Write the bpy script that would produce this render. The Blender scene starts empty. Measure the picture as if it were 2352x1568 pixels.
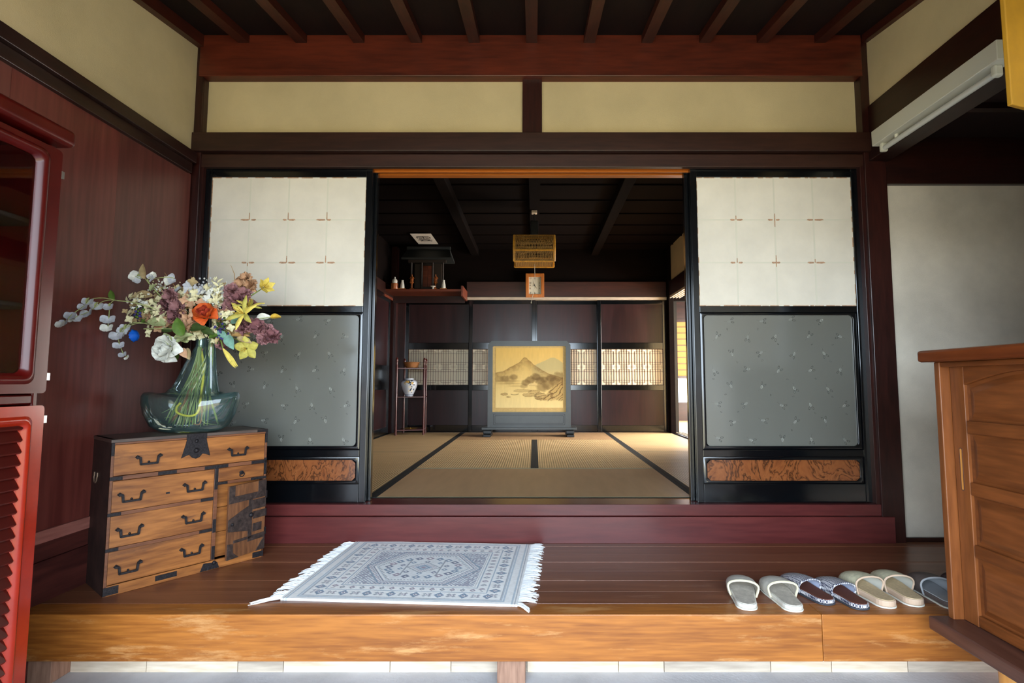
import bpy, bmesh, math, random
import numpy as np
from mathutils import Vector, Matrix

# ------------------------------------------------------------------ camera, sky, sun, daylight portal, fill lamp, exposure
SC = bpy.context.scene
COL = SC.collection
F_PX, CX, HOR, CAM_D, CAM_H = 1190.0, 1228.0, 876.0, 2.85, 1.18
PITCH = math.atan((HOR - 784) / F_PX)
cam_d = bpy.data.cameras.new('camera'); cam = bpy.data.objects.new('camera', cam_d); COL.objects.link(cam)
cam.location = (0, -CAM_D, CAM_H); cam.rotation_euler = (math.pi / 2 + PITCH, 0, 0)
cam_d.sensor_width = 36.0; cam_d.lens = F_PX * 36.0 / 2352; cam_d.shift_x = -(CX - 1176) / 2352
cam_d.clip_start = 0.05
SC.camera = cam
vs = SC.view_settings
vs.view_transform = 'Standard'; vs.look = 'None'; vs.gamma = 1.0; vs.use_curve_mapping = False
vs.exposure = 1.38

world = bpy.data.worlds.new('overcast_sky'); SC.world = world; world.use_nodes = True
bg = world.node_tree.nodes['Background']
bg.inputs[0].default_value = (0.72, 0.86, 1.0, 1); bg.inputs[1].default_value = 5.4

def lamp(name, kind, loc, rot, energy, color, **kw):
    d = bpy.data.lights.new(name, kind); d.energy = energy; d.color = color
    for k, v in kw.items():
        if k == 'portal': d.cycles.is_portal = v
        else: setattr(d, k, v)
    o = bpy.data.objects.new(name, d); COL.objects.link(o); o.location = loc; o.rotation_euler = rot
    return o
# sun falls along the facade, so it lights the yard but does not come in
lamp('sun', 'SUN', (-6, -8, 9), (0, math.radians(-42), 0), 3.2, (1.0, 0.94, 0.82), angle=math.radians(1.0))
# sky portal in the entrance doorway behind the camera
lamp('entrance_portal', 'AREA', (0.0, -3.30, 1.22), (math.pi / 2, 0, 0), 1, (1, 1, 1), shape='RECTANGLE', size=3.4, size_y=2.46, portal=True)
# added area lamp, stands in for daylight from an unseen side room window
lamp('side_room_fill', 'AREA', (3.93, 3.3, 1.5), (0, math.pi / 2, 0), 260, (1.0, 0.96, 0.9), shape='RECTANGLE', size=1.7, size_y=3.8)

SC.cycles.max_bounces = 10; SC.cycles.transparent_max_bounces = 16
SC.cycles.sample_clamp_indirect = 6.0
SC.cycles.caustics_reflective = False

# ------------------------------------------------------------------ pixel -> point (distance always from a known plane)
_c, _s = math.cos(PITCH), math.sin(PITCH)
def onY(x, y, Y):
    a = (x - CX) / F_PX; b = (784 - y) / F_PX
    t = (Y + CAM_D) / (_c - b * _s)
    return Vector((a * t, Y, CAM_H + (_s + b * _c) * t))

# ------------------------------------------------------------------ materials
def lin(c):
    c = c / 255.0
    return c / 12.92 if c <= 0.04045 else ((c + 0.055) / 1.055) ** 2.4
def rgb(r, g, b): return (lin(r), lin(g), lin(b), 1.0)
MATS = {}
def newmat(name):
    m = bpy.data.materials.new(name); m.use_nodes = True
    nt = m.node_tree; b = nt.nodes['Principled BSDF']
    MATS[name] = m
    return m, nt, b
def plain(name, c, rough=0.5, metal=0.0, spec=0.5, var=0.0, scale=20.0, bump=0.0, coat=0.0, trans=0.0, ior=1.45, sheen=0.0, bscale=None):
    m, nt, b = newmat(name)
    b.inputs['Base Color'].default_value = rgb(*c)
    b.inputs['Roughness'].default_value = rough; b.inputs['Metallic'].default_value = metal
    b.inputs['Specular IOR Level'].default_value = spec; b.inputs['Coat Weight'].default_value = coat
    b.inputs['Coat Roughness'].default_value = 0.12
    b.inputs['Transmission Weight'].default_value = trans; b.inputs['IOR'].default_value = ior
    b.inputs['Sheen Weight'].default_value = sheen
    if var or bump:
        tc = nt.nodes.new('ShaderNodeTexCoord'); n = nt.nodes.new('ShaderNodeTexNoise')
        n.inputs['Scale'].default_value = scale; n.inputs['Detail'].default_value = 6; n.inputs['Roughness'].default_value = 0.6
        nt.links.new(tc.outputs['Object'], n.inputs['Vector'])
        if var:
            r = nt.nodes.new('ShaderNodeValToRGB')
            lo = [max(0, v * (1 - var)) for v in c]; hi = [min(255, v * (1 + var)) for v in c]
            r.color_ramp.elements[0].position = 0.3; r.color_ramp.elements[1].position = 0.7
            r.color_ramp.elements[0].color = rgb(*lo); r.color_ramp.elements[1].color = rgb(*hi)
            nt.links.new(n.outputs['Fac'], r.inputs['Fac']); nt.links.new(r.outputs['Color'], b.inputs['Base Color'])
        if bump:
            bn = n
            if bscale:
                bn = nt.nodes.new('ShaderNodeTexNoise'); bn.inputs['Scale'].default_value = bscale; bn.inputs['Detail'].default_value = 4
                nt.links.new(tc.outputs['Object'], bn.inputs['Vector'])
            bp = nt.nodes.new('ShaderNodeBump'); bp.inputs['Strength'].default_value = bump; bp.inputs['Distance'].default_value = 0.004
            nt.links.new(bn.outputs['Fac'], bp.inputs['Height']); nt.links.new(bp.outputs['Normal'], b.inputs['Normal'])
    return m
def wood(name, dark, light, axis='x', scale=9.0, rough=0.35, stretch=9.0, coat=0.0, bump=0.08, worn=None, wornpos=0.62, knots=0.0, spec=0.5, rvar=0.0):
    m, nt, b = newmat(name)
    L = nt.links.new
    tc = nt.nodes.new('ShaderNodeTexCoord'); oi = nt.nodes.new('ShaderNodeObjectInfo')
    add = nt.nodes.new('ShaderNodeVectorMath'); add.operation = 'ADD'
    mul = nt.nodes.new('ShaderNodeMath'); mul.operation = 'MULTIPLY'; mul.inputs[1].default_value = 17.0
    L(oi.outputs['Random'], mul.inputs[0]); L(tc.outputs['Object'], add.inputs[0]); L(mul.outputs[0], add.inputs[1])
    mp = nt.nodes.new('ShaderNodeMapping')
    k = 1.0 / stretch
    mp.inputs['Scale'].default_value = {'x': (k, 1, 1), 'y': (1, k, 1), 'z': (1, 1, k)}[axis]
    L(add.outputs[0], mp.inputs['Vector'])
    n1 = nt.nodes.new('ShaderNodeTexNoise'); n1.inputs['Scale'].default_value = scale; n1.inputs['Detail'].default_value = 5
    n1.inputs['Distortion'].default_value = 0.9 + knots
    n2 = nt.nodes.new('ShaderNodeTexNoise'); n2.inputs['Scale'].default_value = scale * 9; n2.inputs['Detail'].default_value = 3
    L(mp.outputs[0], n1.inputs['Vector']); L(mp.outputs[0], n2.inputs['Vector'])
    mx = nt.nodes.new('ShaderNodeMix'); mx.data_type = 'FLOAT'; mx.inputs[0].default_value = 0.48
    L(n1.outputs['Fac'], mx.inputs[2]); L(n2.outputs['Fac'], mx.inputs[3])
    r = nt.nodes.new('ShaderNodeValToRGB')
    r.color_ramp.elements[0].position = 0.38; r.color_ramp.elements[1].position = 0.62
    r.color_ramp.elements[0].color = rgb(*dark); r.color_ramp.elements[1].color = rgb(*light)
    L(mx.outputs[0], r.inputs['Fac'])
    out = r.outputs['Color']
    if worn:
        n3 = nt.nodes.new('ShaderNodeTexNoise'); n3.inputs['Scale'].default_value = 15.0; n3.inputs['Detail'].default_value = 9; n3.inputs['Roughness'].default_value = 0.72
        mp3 = nt.nodes.new('ShaderNodeMapping'); mp3.inputs['Scale'].default_value = {'x': (.16, 1, 1), 'y': (1, .16, 1), 'z': (1, 1, .16)}[axis]
        L(add.outputs[0], mp3.inputs['Vector']); L(mp3.outputs[0], n3.inputs['Vector'])
        r3 = nt.nodes.new('ShaderNodeValToRGB'); r3.color_ramp.elements[0].position = wornpos - .05; r3.color_ramp.elements[1].position = wornpos + .07
        L(n3.outputs['Fac'], r3.inputs['Fac'])
        mc = nt.nodes.new('ShaderNodeMix'); mc.data_type = 'RGBA'
        L(r3.outputs['Color'], mc.inputs[0]); L(out, mc.inputs[6]); mc.inputs[7].default_value = rgb(*worn)
        out = mc.outputs[2]
    L(out, b.inputs['Base Color'])
    b.inputs['Roughness'].default_value = rough; b.inputs['Coat Weight'].default_value = coat; b.inputs['Coat Roughness'].default_value = 0.15
    b.inputs['Specular IOR Level'].default_value = spec
    if rvar:
        rr = nt.nodes.new('ShaderNodeMapRange'); rr.inputs[3].default_value = rough - rvar; rr.inputs[4].default_value = rough + rvar
        L(n1.outputs['Fac'], rr.inputs[0]); L(rr.outputs[0], b.inputs['Roughness'])
    if bump:
        bp = nt.nodes.new('ShaderNodeBump'); bp.inputs['Strength'].default_value = bump; bp.inputs['Distance'].default_value = 0.003
        L(mx.outputs[0], bp.inputs['Height']); L(bp.outputs['Normal'], b.inputs['Normal'])
    return m
def vcol(name, rough=0.7, bump=0.0, scale=200, spec=0.4, sheen=0.0):
    m, nt, b = newmat(name)
    a = nt.nodes.new('ShaderNodeVertexColor'); a.layer_name = 'Col'
    nt.links.new(a.outputs['Color'], b.inputs['Base Color'])
    b.inputs['Roughness'].default_value = rough; b.inputs['Specular IOR Level'].default_value = spec; b.inputs['Sheen Weight'].default_value = sheen
    if bump:
        tc = nt.nodes.new('ShaderNodeTexCoord'); n = nt.nodes.new('ShaderNodeTexNoise'); n.inputs['Scale'].default_value = scale
        nt.links.new(tc.outputs['Object'], n.inputs['Vector'])
        bp = nt.nodes.new('ShaderNodeBump'); bp.inputs['Strength'].default_value = bump; bp.inputs['Distance'].default_value = 0.004
        nt.links.new(n.outputs['Fac'], bp.inputs['Height']); nt.links.new(bp.outputs['Normal'], b.inputs['Normal'])
    return m
def tatami(name, c1, c2, axis, period):
    m, nt, b = newmat(name); L = nt.links.new
    tc = nt.nodes.new('ShaderNodeTexCoord')
    w = nt.nodes.new('ShaderNodeTexWave'); w.bands_direction = axis.upper(); w.inputs['Scale'].default_value = 0.31415926 / period
    w.inputs['Distortion'].default_value = 0.0
    n = nt.nodes.new('ShaderNodeTexNoise'); n.inputs['Scale'].default_value = 3.0; n.inputs['Detail'].default_value = 8
    mp = nt.nodes.new('ShaderNodeMapping'); mp.inputs['Scale'].default_value = (1, 6, 1) if axis == 'x' else (6, 1, 1)
    L(tc.outputs['Object'], w.inputs['Vector']); L(tc.outputs['Object'], mp.inputs['Vector']); L(mp.outputs[0], n.inputs['Vector'])
    mx = nt.nodes.new('ShaderNodeMix'); mx.data_type = 'FLOAT'; mx.inputs[0].default_value = 0.5
    L(w.outputs['Fac'], mx.inputs[2]); L(n.outputs['Fac'], mx.inputs[3])
    r = nt.nodes.new('ShaderNodeValToRGB'); r.color_ramp.elements[0].position = 0.22; r.color_ramp.elements[1].position = 0.72
    r.color_ramp.elements[0].color = rgb(*c1); r.color_ramp.elements[1].color = rgb(*c2)
    L(mx.outputs[0], r.inputs['Fac']); L(r.outputs['Color'], b.inputs['Base Color'])
    b.inputs['Roughness'].default_value = 0.5
    bp = nt.nodes.new('ShaderNodeBump'); bp.inputs['Strength'].default_value = 0.3; bp.inputs['Distance'].default_value = 0.003
    L(w.outputs['Fac'], bp.inputs['Height']); L(bp.outputs['Normal'], b.inputs['Normal'])
    return m

wood('dark_timber', (28, 12, 9), (47, 21, 16), 'x', rough=.33)
wood('dark_timber_v', (34, 13, 11), (56, 24, 20), 'z', rough=.33)
wood('dark_timber_y', (29, 12, 9), (47, 21, 15), 'y', rough=.38)
wood('red_beam', (66, 23, 13), (98, 38, 22), 'x', scale=6, rough=.42)
wood('red_beam_dark', (40, 14, 9), (60, 24, 14), 'x', scale=6, rough=.45)
wood('nageshi_brown', (40, 20, 14), (58, 32, 24), 'x', scale=7, rough=.42)
wood('ceiling_board', (17, 7, 5), (29, 12, 8), 'y', scale=6, rough=.7, spec=.25)
wood('black_timber', (8, 4, 3), (15, 7, 5), 'x', scale=6, rough=.85, spec=.08)
wood('rafter_wood', (48, 18, 11), (74, 30, 18), 'y', scale=7, rough=.45)
wood('wall_panel_wood', (84, 41, 36), (108, 58, 51), 'z', scale=5, rough=.36, stretch=14, rvar=.08)
wood('wall_panel_red', (92, 40, 35), (118, 58, 50), 'z', scale=5, rough=.36, stretch=14)
wood('skirting_pink', (142, 84, 74), (168, 106, 94), 'y', rough=.45)
wood('skirting_dark', (62, 28, 25), (88, 42, 36), 'y', rough=.4)
wood('threshold_red', (80, 33, 33), (98, 43, 41), 'x', scale=6, rough=.28, bump=.03)
wood('step_plank', (114, 68, 45), (138, 87, 60), 'x', scale=5, rough=.32, stretch=16, worn=(158, 118, 96), wornpos=.66, bump=.012)
wood('kamachi_wood', (132, 74, 26), (174, 106, 42), 'x', scale=10, rough=.42, stretch=14, worn=(190, 136, 82), wornpos=.60, bump=.15)
wood('kamachi_top', (128, 80, 40), (168, 108, 58), 'x', scale=8, rough=.3, stretch=12)
wood('pale_board', (196, 176, 150), (226, 210, 188), 'x', rough=.6)
wood('pale_board_grey', (164, 150, 134), (196, 182, 164), 'x', rough=.6)
wood('old_post', (118, 84, 66), (160, 122, 100), 'z', rough=.7, bump=.3)
plain('plaster', (200, 183, 146), rough=.9, var=.05, scale=2.2, bump=.25, bscale=260)
plain('plaster_grey', (206, 196, 180), rough=.9, var=.09, scale=2.0, bump=.3, bscale=300)
plain('concrete', (182, 188, 194), rough=.85, var=.08, scale=4, bump=.3, bscale=90)
plain('yard_ground', (170, 154, 122), rough=.95, var=.1, scale=.6)
plain('lacquer', (7, 9, 12), rough=.16, spec=.6, coat=.6)
plain('lacquer_dull', (16, 17, 18), rough=.4)
wood('lacquer_panel', (30, 12, 14), (46, 18, 19), 'z', scale=4, rough=.34, coat=.08, spec=.4, bump=.12, rvar=.1)
plain('shoji_paper', (226, 218, 204), rough=.85, var=.03, scale=5, bump=.1, bscale=240)
plain('shoji_old', (150, 112, 64), rough=.85)
plain('tear_brown', (176, 140, 112), rough=.85, var=.15, scale=80)
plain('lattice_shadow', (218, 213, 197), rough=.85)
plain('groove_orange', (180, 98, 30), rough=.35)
plain('white_enamel', (206, 204, 188), rough=.4)
plain('tube_glass', (196, 196, 188), rough=.2)
plain('dark_iron', (44, 40, 42), rough=.5, metal=.55, var=.25, scale=120, bump=.4)
plain('steel', (170, 176, 180), rough=.3, metal=1.0)
tatami('tatami_rib_x', (196, 160, 110), (240, 208, 156), 'x', .0185)
tatami('tatami_brown', (182, 144, 104), (214, 174, 130), 'y', .008)
plain('tatami_edge_cloth', (30, 30, 29), rough=.8, bump=.2, scale=300)
plain('tatami_stitch', (150, 150, 124), rough=.8)
def burl(name):
    m, nt, b = newmat(name); L = nt.links.new
    tc = nt.nodes.new('ShaderNodeTexCoord'); oi = nt.nodes.new('ShaderNodeObjectInfo')
    mp = nt.nodes.new('ShaderNodeMapping'); mp.inputs['Scale'].default_value = (1.0, 1.0, .55); L(tc.outputs['Object'], mp.inputs['Vector'])
    n0 = nt.nodes.new('ShaderNodeTexNoise'); n0.noise_dimensions = '4D'; n0.inputs['Scale'].default_value = 8; n0.inputs['Detail'].default_value = 7
    n0.inputs['Distortion'].default_value = 1.8; n0.inputs['Roughness'].default_value = .55
    w = nt.nodes.new('ShaderNodeMath'); w.operation = 'MULTIPLY'; w.inputs[1].default_value = 40; L(oi.outputs['Random'], w.inputs[0])
    L(w.outputs[0], n0.inputs['W']); L(mp.outputs[0], n0.inputs['Vector'])
    r = nt.nodes.new('ShaderNodeValToRGB'); e = r.color_ramp.elements
    e[0].position = .25; e[0].color = rgb(70, 38, 22); e[1].position = .78; e[1].color = rgb(92, 50, 26)
    for p, c in ((.33, (120, 66, 34)), (.40, (136, 78, 40)), (.435, (58, 32, 18)), (.46, (124, 70, 36)), (.52, (140, 82, 44)), (.555, (72, 40, 22)), (.58, (128, 72, 38)), (.66, (138, 80, 42))):
        x = e.new(p); x.color = rgb(*c)
    L(n0.outputs['Fac'], r.inputs['Fac']); L(r.outputs['Color'], b.inputs['Base Color'])
    b.inputs['Roughness'].default_value = .25; b.inputs['Coat Weight'].default_value = .3
burl('burl_veneer')
def frosted(name, c, tr, rough):
    m, nt, b = newmat(name); L = nt.links.new
    b.inputs['Base Color'].default_value = rgb(*c); b.inputs['Roughness'].default_value = rough
    b.inputs['Transmission Weight'].default_value = tr; b.inputs['IOR'].default_value = 1.3
    b.inputs['Coat Weight'].default_value = 1.0; b.inputs['Coat Roughness'].default_value = .16; b.inputs['Coat IOR'].default_value = 1.7
frosted('frosted_pane', (138, 138, 130), .45, .30)
plain('leaf_etch_pale', (158, 158, 150), rough=.3)
plain('leaf_etch_dark', (84, 84, 78), rough=.45)
plain('lattice_paper', (242, 232, 208), rough=.85)
plain('lattice_wood', (96, 58, 38), rough=.5)
# ------------------------------------------------------------------ mesh helpers
class MB:
    def __init__(s): s.v = []; s.f = []
    def add(s, vs_, fs):
        o = len(s.v); s.v += [tuple(p) for p in vs_]; s.f += [tuple(i + o for i in f) for f in fs]; return s
    def box(s, x0, x1, y0, y1, z0, z1):
        if x0 > x1: x0, x1 = x1, x0
        if y0 > y1: y0, y1 = y1, y0
        if z0 > z1: z0, z1 = z1, z0
        return s.add([(x0, y0, z0), (x1, y0, z0), (x1, y1, z0), (x0, y1, z0), (x0, y0, z1), (x1, y0, z1), (x1, y1, z1), (x0, y1, z1)],
                     [(0, 3, 2, 1), (4, 5, 6, 7), (0, 1, 5, 4), (1, 2, 6, 5), (2, 3, 7, 6), (3, 0, 4, 7)])
    def prism(s, poly, plane, c0, c1):
        n = len(poly)
        def P(a, b, c): return {'xz': (a, c, b), 'xy': (a, b, c), 'yz': (c, a, b)}[plane]
        vs_ = [P(a, b, c0) for a, b in poly] + [P(a, b, c1) for a, b in poly]
        fs = [tuple(range(n - 1, -1, -1)), tuple(range(n, 2 * n))] + [(i, (i + 1) % n, n + (i + 1) % n, n + i) for i in range(n)]
        return s.add(vs_, fs)
    def frame(s, outer, inner, plane, c0, c1):          # ring between two outlines with the same number of points
        n = len(outer)
        def P(a, b, c): return {'xz': (a, c, b), 'xy': (a, b, c), 'yz': (c, a, b)}[plane]
        vs_ = [P(a, b, c) for c in (c0, c1) for o in (outer, inner) for a, b in o]
        fs = []
        for i in range(n):
            j = (i + 1) % n
            fs += [(i, j, n + j, n + i), (2 * n + i, 3 * n + i, 3 * n + j, 2 * n + j), (i, 2 * n + i, 2 * n + j, j), (n + i, n + j, 3 * n + j, 3 * n + i)]
        return s.add(vs_, fs)
    def tube(s, pts, r, n=6, caps=True, flat=1.0):
        pts = [Vector(p) for p in pts]; m = len(pts)
        rs = r if isinstance(r, (list, tuple)) else [r] * m
        vs_ = []; prev = None
        for i, p in enumerate(pts):
            t = (pts[min(i + 1, m - 1)] - pts[max(i - 1, 0)])
            t = t.normalized() if t.length > 1e-9 else Vector((0, 0, 1))
            if prev is None:
                a = Vector((0, 0, 1)) if abs(t.z) < .9 else Vector((1, 0, 0))
                u = t.cross(a).normalized()
            else:
                u = prev - t * prev.dot(t); u = u.normalized() if u.length > 1e-6 else t.orthogonal().normalized()
            w = t.cross(u); prev = u
            for k in range(n):
                an = 2 * math.pi * (k + .5) / n
                vs_.append(p + u * (math.cos(an) * rs[i]) + w * (math.sin(an) * rs[i] * flat))
        fs = [(i * n + k, i * n + (k + 1) % n, (i + 1) * n + (k + 1) % n, (i + 1) * n + k) for i in range(m - 1) for k in range(n)]
        if caps: fs += [tuple(range(n - 1, -1, -1)), tuple((m - 1) * n + k for k in range(n))]
        return s.add(vs_, fs)
    def lathe(s, prof, n=24, c=(0, 0, 0), sx=1.0, sy=1.0, cap=False):
        vs_ = [(c[0] + r * math.cos(2 * math.pi * k / n) * sx, c[1] + r * math.sin(2 * math.pi * k / n) * sy, c[2] + z) for r, z in prof for k in range(n)]
        m = len(prof)
        fs = [(i * n + k, i * n + (k + 1) % n, (i + 1) * n + (k + 1) % n, (i + 1) * n + k) for i in range(m - 1) for k in range(n)]
        if cap: fs += [tuple(range(n - 1, -1, -1)), tuple((m - 1) * n + k for k in range(n))]
        return s.add(vs_, fs)
    def sheet(s, rows):
        m = len(rows); n = len(rows[0])
        return s.add([p for r in rows for p in r], [(i * n + k, i * n + k + 1, (i + 1) * n + k + 1, (i + 1) * n + k) for i in range(m - 1) for k in range(n - 1)])
    def ball(s, c, r, n=8, m=6, sz=1.0):
        prof = [(max(1e-4, r * math.sin(math.pi * i / m)), -r * sz * math.cos(math.pi * i / m)) for i in range(m + 1)]
        return s.lathe(prof, n, c)
    def xf(s, M, start=0):
        s.v[start:] = [tuple(M @ Vector(p)) for p in s.v[start:]]; return s
    def build(s, name, mat, parent=None, bev=0.0, smooth=False, angle=None, weld=False, segs=2):
        me = bpy.data.meshes.new(name); me.from_pydata(s.v, [], s.f)
        if bev or weld:
            bm = bmesh.new(); bm.from_mesh(me)
            if weld: bmesh.ops.remove_doubles(bm, verts=bm.verts, dist=1e-5)
            if bev:
                bmesh.ops.recalc_face_normals(bm, faces=bm.faces)
                bmesh.ops.bevel(bm, geom=[e for e in bm.edges if e.is_manifold and e.calc_face_angle(0) > .5], offset=bev, segments=segs, affect='EDGES', profile=.5, clamp_overlap=True)
            bm.to_mesh(me); bm.free()
        if smooth:
            me.polygons.foreach_set('use_smooth', [True] * len(me.polygons))
            me.set_sharp_from_angle(angle=math.radians(angle or 40))
        me.materials.append(MATS[mat] if isinstance(mat, str) else mat)
        me.update()
        o = bpy.data.objects.new(name, me); COL.objects.link(o)
        if parent: o.parent = parent
        return o
def box(name, mat, x0, x1, y0, y1, z0, z1, parent=None, bev=0.0):
    return MB().box(x0, x1, y0, y1, z0, z1).build(name, mat, parent, bev)
def tag(o, label, cat=None, group=None, kind=None):
    o['label'] = label
    if cat: o['category'] = cat
    if group: o['group'] = group
    if kind: o['kind'] = kind
    return o
def struct(o, label, cat): return tag(o, label, cat, kind='structure')
def thing(name, label, cat, loc=(0, 0, 0), rz=0.0, group=None, kind=None):
    o = bpy.data.objects.new(name, None); COL.objects.link(o); o.empty_display_size = .05
    o.location = loc; o.rotation_euler = (0, 0, rz)
    return tag(o, label, cat, group, kind)
def copy_tree(o, parent=None):
    c = o.copy(); COL.objects.link(c)
    if parent: c.parent = parent
    for ch in list(o.children): copy_tree(ch, c)
    return c
def rrect(x0, x1, z0, z1, r, n=4):
    pts = []
    for cx, cz, a0 in ((x1 - r, z1 - r, 0), (x0 + r, z1 - r, 90), (x0 + r, z0 + r, 180), (x1 - r, z0 + r, 270)):
        for k in range(n + 1):
            a = math.radians(a0 + 90 * k / n); pts.append((cx + r * math.cos(a), cz + r * math.sin(a)))
    return pts
def bez(p0, p1, p2, p3, n=10):
    p0, p1, p2, p3 = map(Vector, (p0, p1, p2, p3)); out = []
    for i in range(n + 1):
        t = i / n; u = 1 - t
        out.append(p0 * u ** 3 + p1 * (3 * u * u * t) + p2 * (3 * u * t * t) + p3 * t ** 3)
    return out
RNG = random.Random(11)
# ------------------------------------------------------------------ the setting: entrance hall
XL, XR, ZS, YS, ZF, ZT = -1.93, 1.90, 0.322, -0.864, 0.04, 0.523   # left wall, right wall, step top, step front, floor, tatami
def zceil(y): return 3.16 + 0.178 * y
struct(box('ground', 'yard_ground', -40, 40, -60, -3.32, -0.3, -0.06), 'bare sandy yard in front of the entrance', 'ground')
struct(box('floor', 'concrete', XL - .1, 2.0, -3.4, -0.5, -0.1, ZF), 'grey concrete floor below the wooden step', 'floor')

# raised step: planks, front beam, pale boards and posts underneath
step = thing('floor_step', 'raised step floor of dark polished planks', 'floor', (0, 0, 0), kind='structure')
ys = [-0.768, -0.652, -0.536, -0.42, -0.304, -0.188, -0.072, 0.02]
for i in range(7):
    box('plank', 'step_plank', XL, 3.2, ys[i] + .0012, ys[i + 1] - .0012, ZS - .025, ZS - (.0006 if i % 2 else 0), step, bev=.0012)
for x0, x1 in ((XL, 1.060), (1.0615, 3.2)): box('front_beam', 'kamachi_wood', x0, x1, YS, ys[0] - .001, .155, ZS, step, bev=.003)
box('riser_backing', 'pale_board_grey', XL, 3.2, -.70, -.68, ZF, .17, step)
x = XL + .1; k = 0
while x < 3.1:
    w = (.30, .36, .18, .42, .24)[k % 5]
    box('riser_board', ('pale_board', 'pale_board', 'pale_board_grey')[k % 3], x + .0015, x + w - .0015, -.716, -.70, ZF, .17, step); x += w; k += 1
box('support_post', 'old_post', -.142, -.035, -.80, -.716, ZF, .155, step, bev=.004)
box('support_post', 'old_post', XL, XL + .10, -.80, -.70, ZF, .155, step, bev=.003)

# left wall
wl = thing('wall_left', 'left wall of red-brown wood panels below cream plaster', 'wall', kind='structure')
box('plaster_field', 'plaster', XL - .08, XL, -3.4, .05, 2.44, 3.3, wl)
box('wall_core', 'skirting_dark', XL - .08, XL - .012, -3.4, .05, -.05, 2.46, wl)
yb = [-3.4, -2.9, -2.4, -1.95, -1.5, -1.02, -0.52, -0.02]
for i in range(7):
    box('panel_board', 'wall_panel_red' if i == 5 else 'wall_panel_wood', XL - .012, XL + (.0006 if i % 2 else 0), yb[i] + .0006, yb[i + 1] - .0006, .60, 2.34, wl)
box('rail', 'dark_timber_y', XL, XL + .045, -3.4, -.045, 2.392, 2.452, wl, bev=.003)
box('rail', 'dark_timber_y', XL - .01, XL + .022, -3.4, -.045, 2.336, 2.392, wl, bev=.003)
m = MB().add([(XL, -3.4, zceil(-3.4) - .05), (XL + .04, -3.4, zceil(-3.4) - .05), (XL + .04, -3.4, zceil(-3.4)), (XL, -3.4, zceil(-3.4)),
              (XL, 0, zceil(0) - .07), (XL + .04, 0, zceil(0) - .07), (XL + .04, 0, zceil(0)), (XL, 0, zceil(0))],
             [(0, 1, 5, 4), (1, 2, 6, 5), (3, 0, 4, 7), (0, 3, 2, 1), (4, 5, 6, 7)])
m.build('sloped_cornice', 'rafter_wood', wl)
bl = thing('baseboard_left', 'stepped wooden skirting along the left wall', 'baseboard', kind='structure')
box('cap_rail', 'skirting_pink', XL - .01, XL + .012, -3.4, -.045, .552, .60, bl, bev=.002)
box('skirting_upper', 'skirting_dark', XL - .01, XL + .004, -3.4, -.045, .482, .551, bl, bev=.002)
box('skirting_lower', 'skirting_dark', XL - .01, XL + .012, -3.4, -.045, -.02, .481, bl, bev=.002)

# ceiling with sloping rafters
ce = thing('ceiling', 'sloping dark plank ceiling on red-brown rafters', 'ceiling', kind='structure')
def slab(x0, x1, y0, y1, dz0, dz1):
    return MB().add([(x0, y0, zceil(y0) + dz0), (x1, y0, zceil(y0) + dz0), (x1, y1, zceil(y1) + dz0), (x0, y1, zceil(y1) + dz0),
                     (x0, y0, zceil(y0) + dz1), (x1, y0, zceil(y0) + dz1), (x1, y1, zceil(y1) + dz1), (x0, y1, zceil(y1) + dz1)],
                    [(0, 3, 2, 1), (4, 5, 6, 7), (0, 1, 5, 4), (1, 2, 6, 5), (2, 3, 7, 6), (3, 0, 4, 7)])
slab(XL - .1, XR + .1, -4.0, .12, 0, .06).build('ceiling_boarding', 'ceiling_board', ce)
for k in range(-5, 6):
    xc = -.016 + .329 * k
    slab(xc - .031, xc + .031, -4.0, -.0301, -.047, .002).build('rafter', 'rafter_wood', ce)

# wall between hall and tatami room
wb = thing('wall_back', 'timber-framed wall around the wide doorway with cream plaster above', 'wall', kind='structure')
box('plaster_panel', 'plaster', -1.89, -.066, .03, .08, 2.56, 2.93, wb)
box('plaster_panel', 'plaster', .040, 1.86, .03, .08, 2.56, 2.93, wb)
box('wall_core', 'dark_timber', XL, 1.95, .08, .12, 2.40, 3.25, wb)
trims = [
 ('trim_1', 'red_beam', (XL + .02, 1.865, -.03, .09, 2.912, 3.25), 'long red-brown beam under the rafters'),
 ('trim_2', 'dark_timber_v', (-.070, .042, .005, .09, 2.57, 2.93), 'short post between the two upper plaster panels'),
 ('trim_3', 'nageshi_brown', (XL - .0, 2.02, -.035, .06, 2.471, 2.579), 'brown lintel rail above the sliding doors'),
 ('trim_5', 'threshold_red', (-1.90, 1.985, -.005, .150, .461, .521), 'red-brown threshold under the sliding doors'),
 ('trim_6', 'threshold_red', (-1.90, 1.925, -.02, .06, .320, .459), 'wide red-brown board below the threshold'),
]
for n, mt, b, lb in trims: struct(box(n, mt, *b, bev=.003), lb, 'trim')
t4 = thing('trim_4', 'brown door head with two orange sliding grooves', 'trim', kind='structure')
box('head_face', 'nageshi_brown', -1.90, 1.90, -.0, .030, 2.392, 2.466, t4, bev=.002)
for y0, y1 in ((.066, .074), (.110, .15)): box('groove_fin', 'groove_orange', -1.90, 1.90, y0, y1, 2.388, 2.43, t4)
box('groove_roof', 'groove_orange', -1.90, 1.90, .030, .15, 2.408, 2.466, t4)
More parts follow.
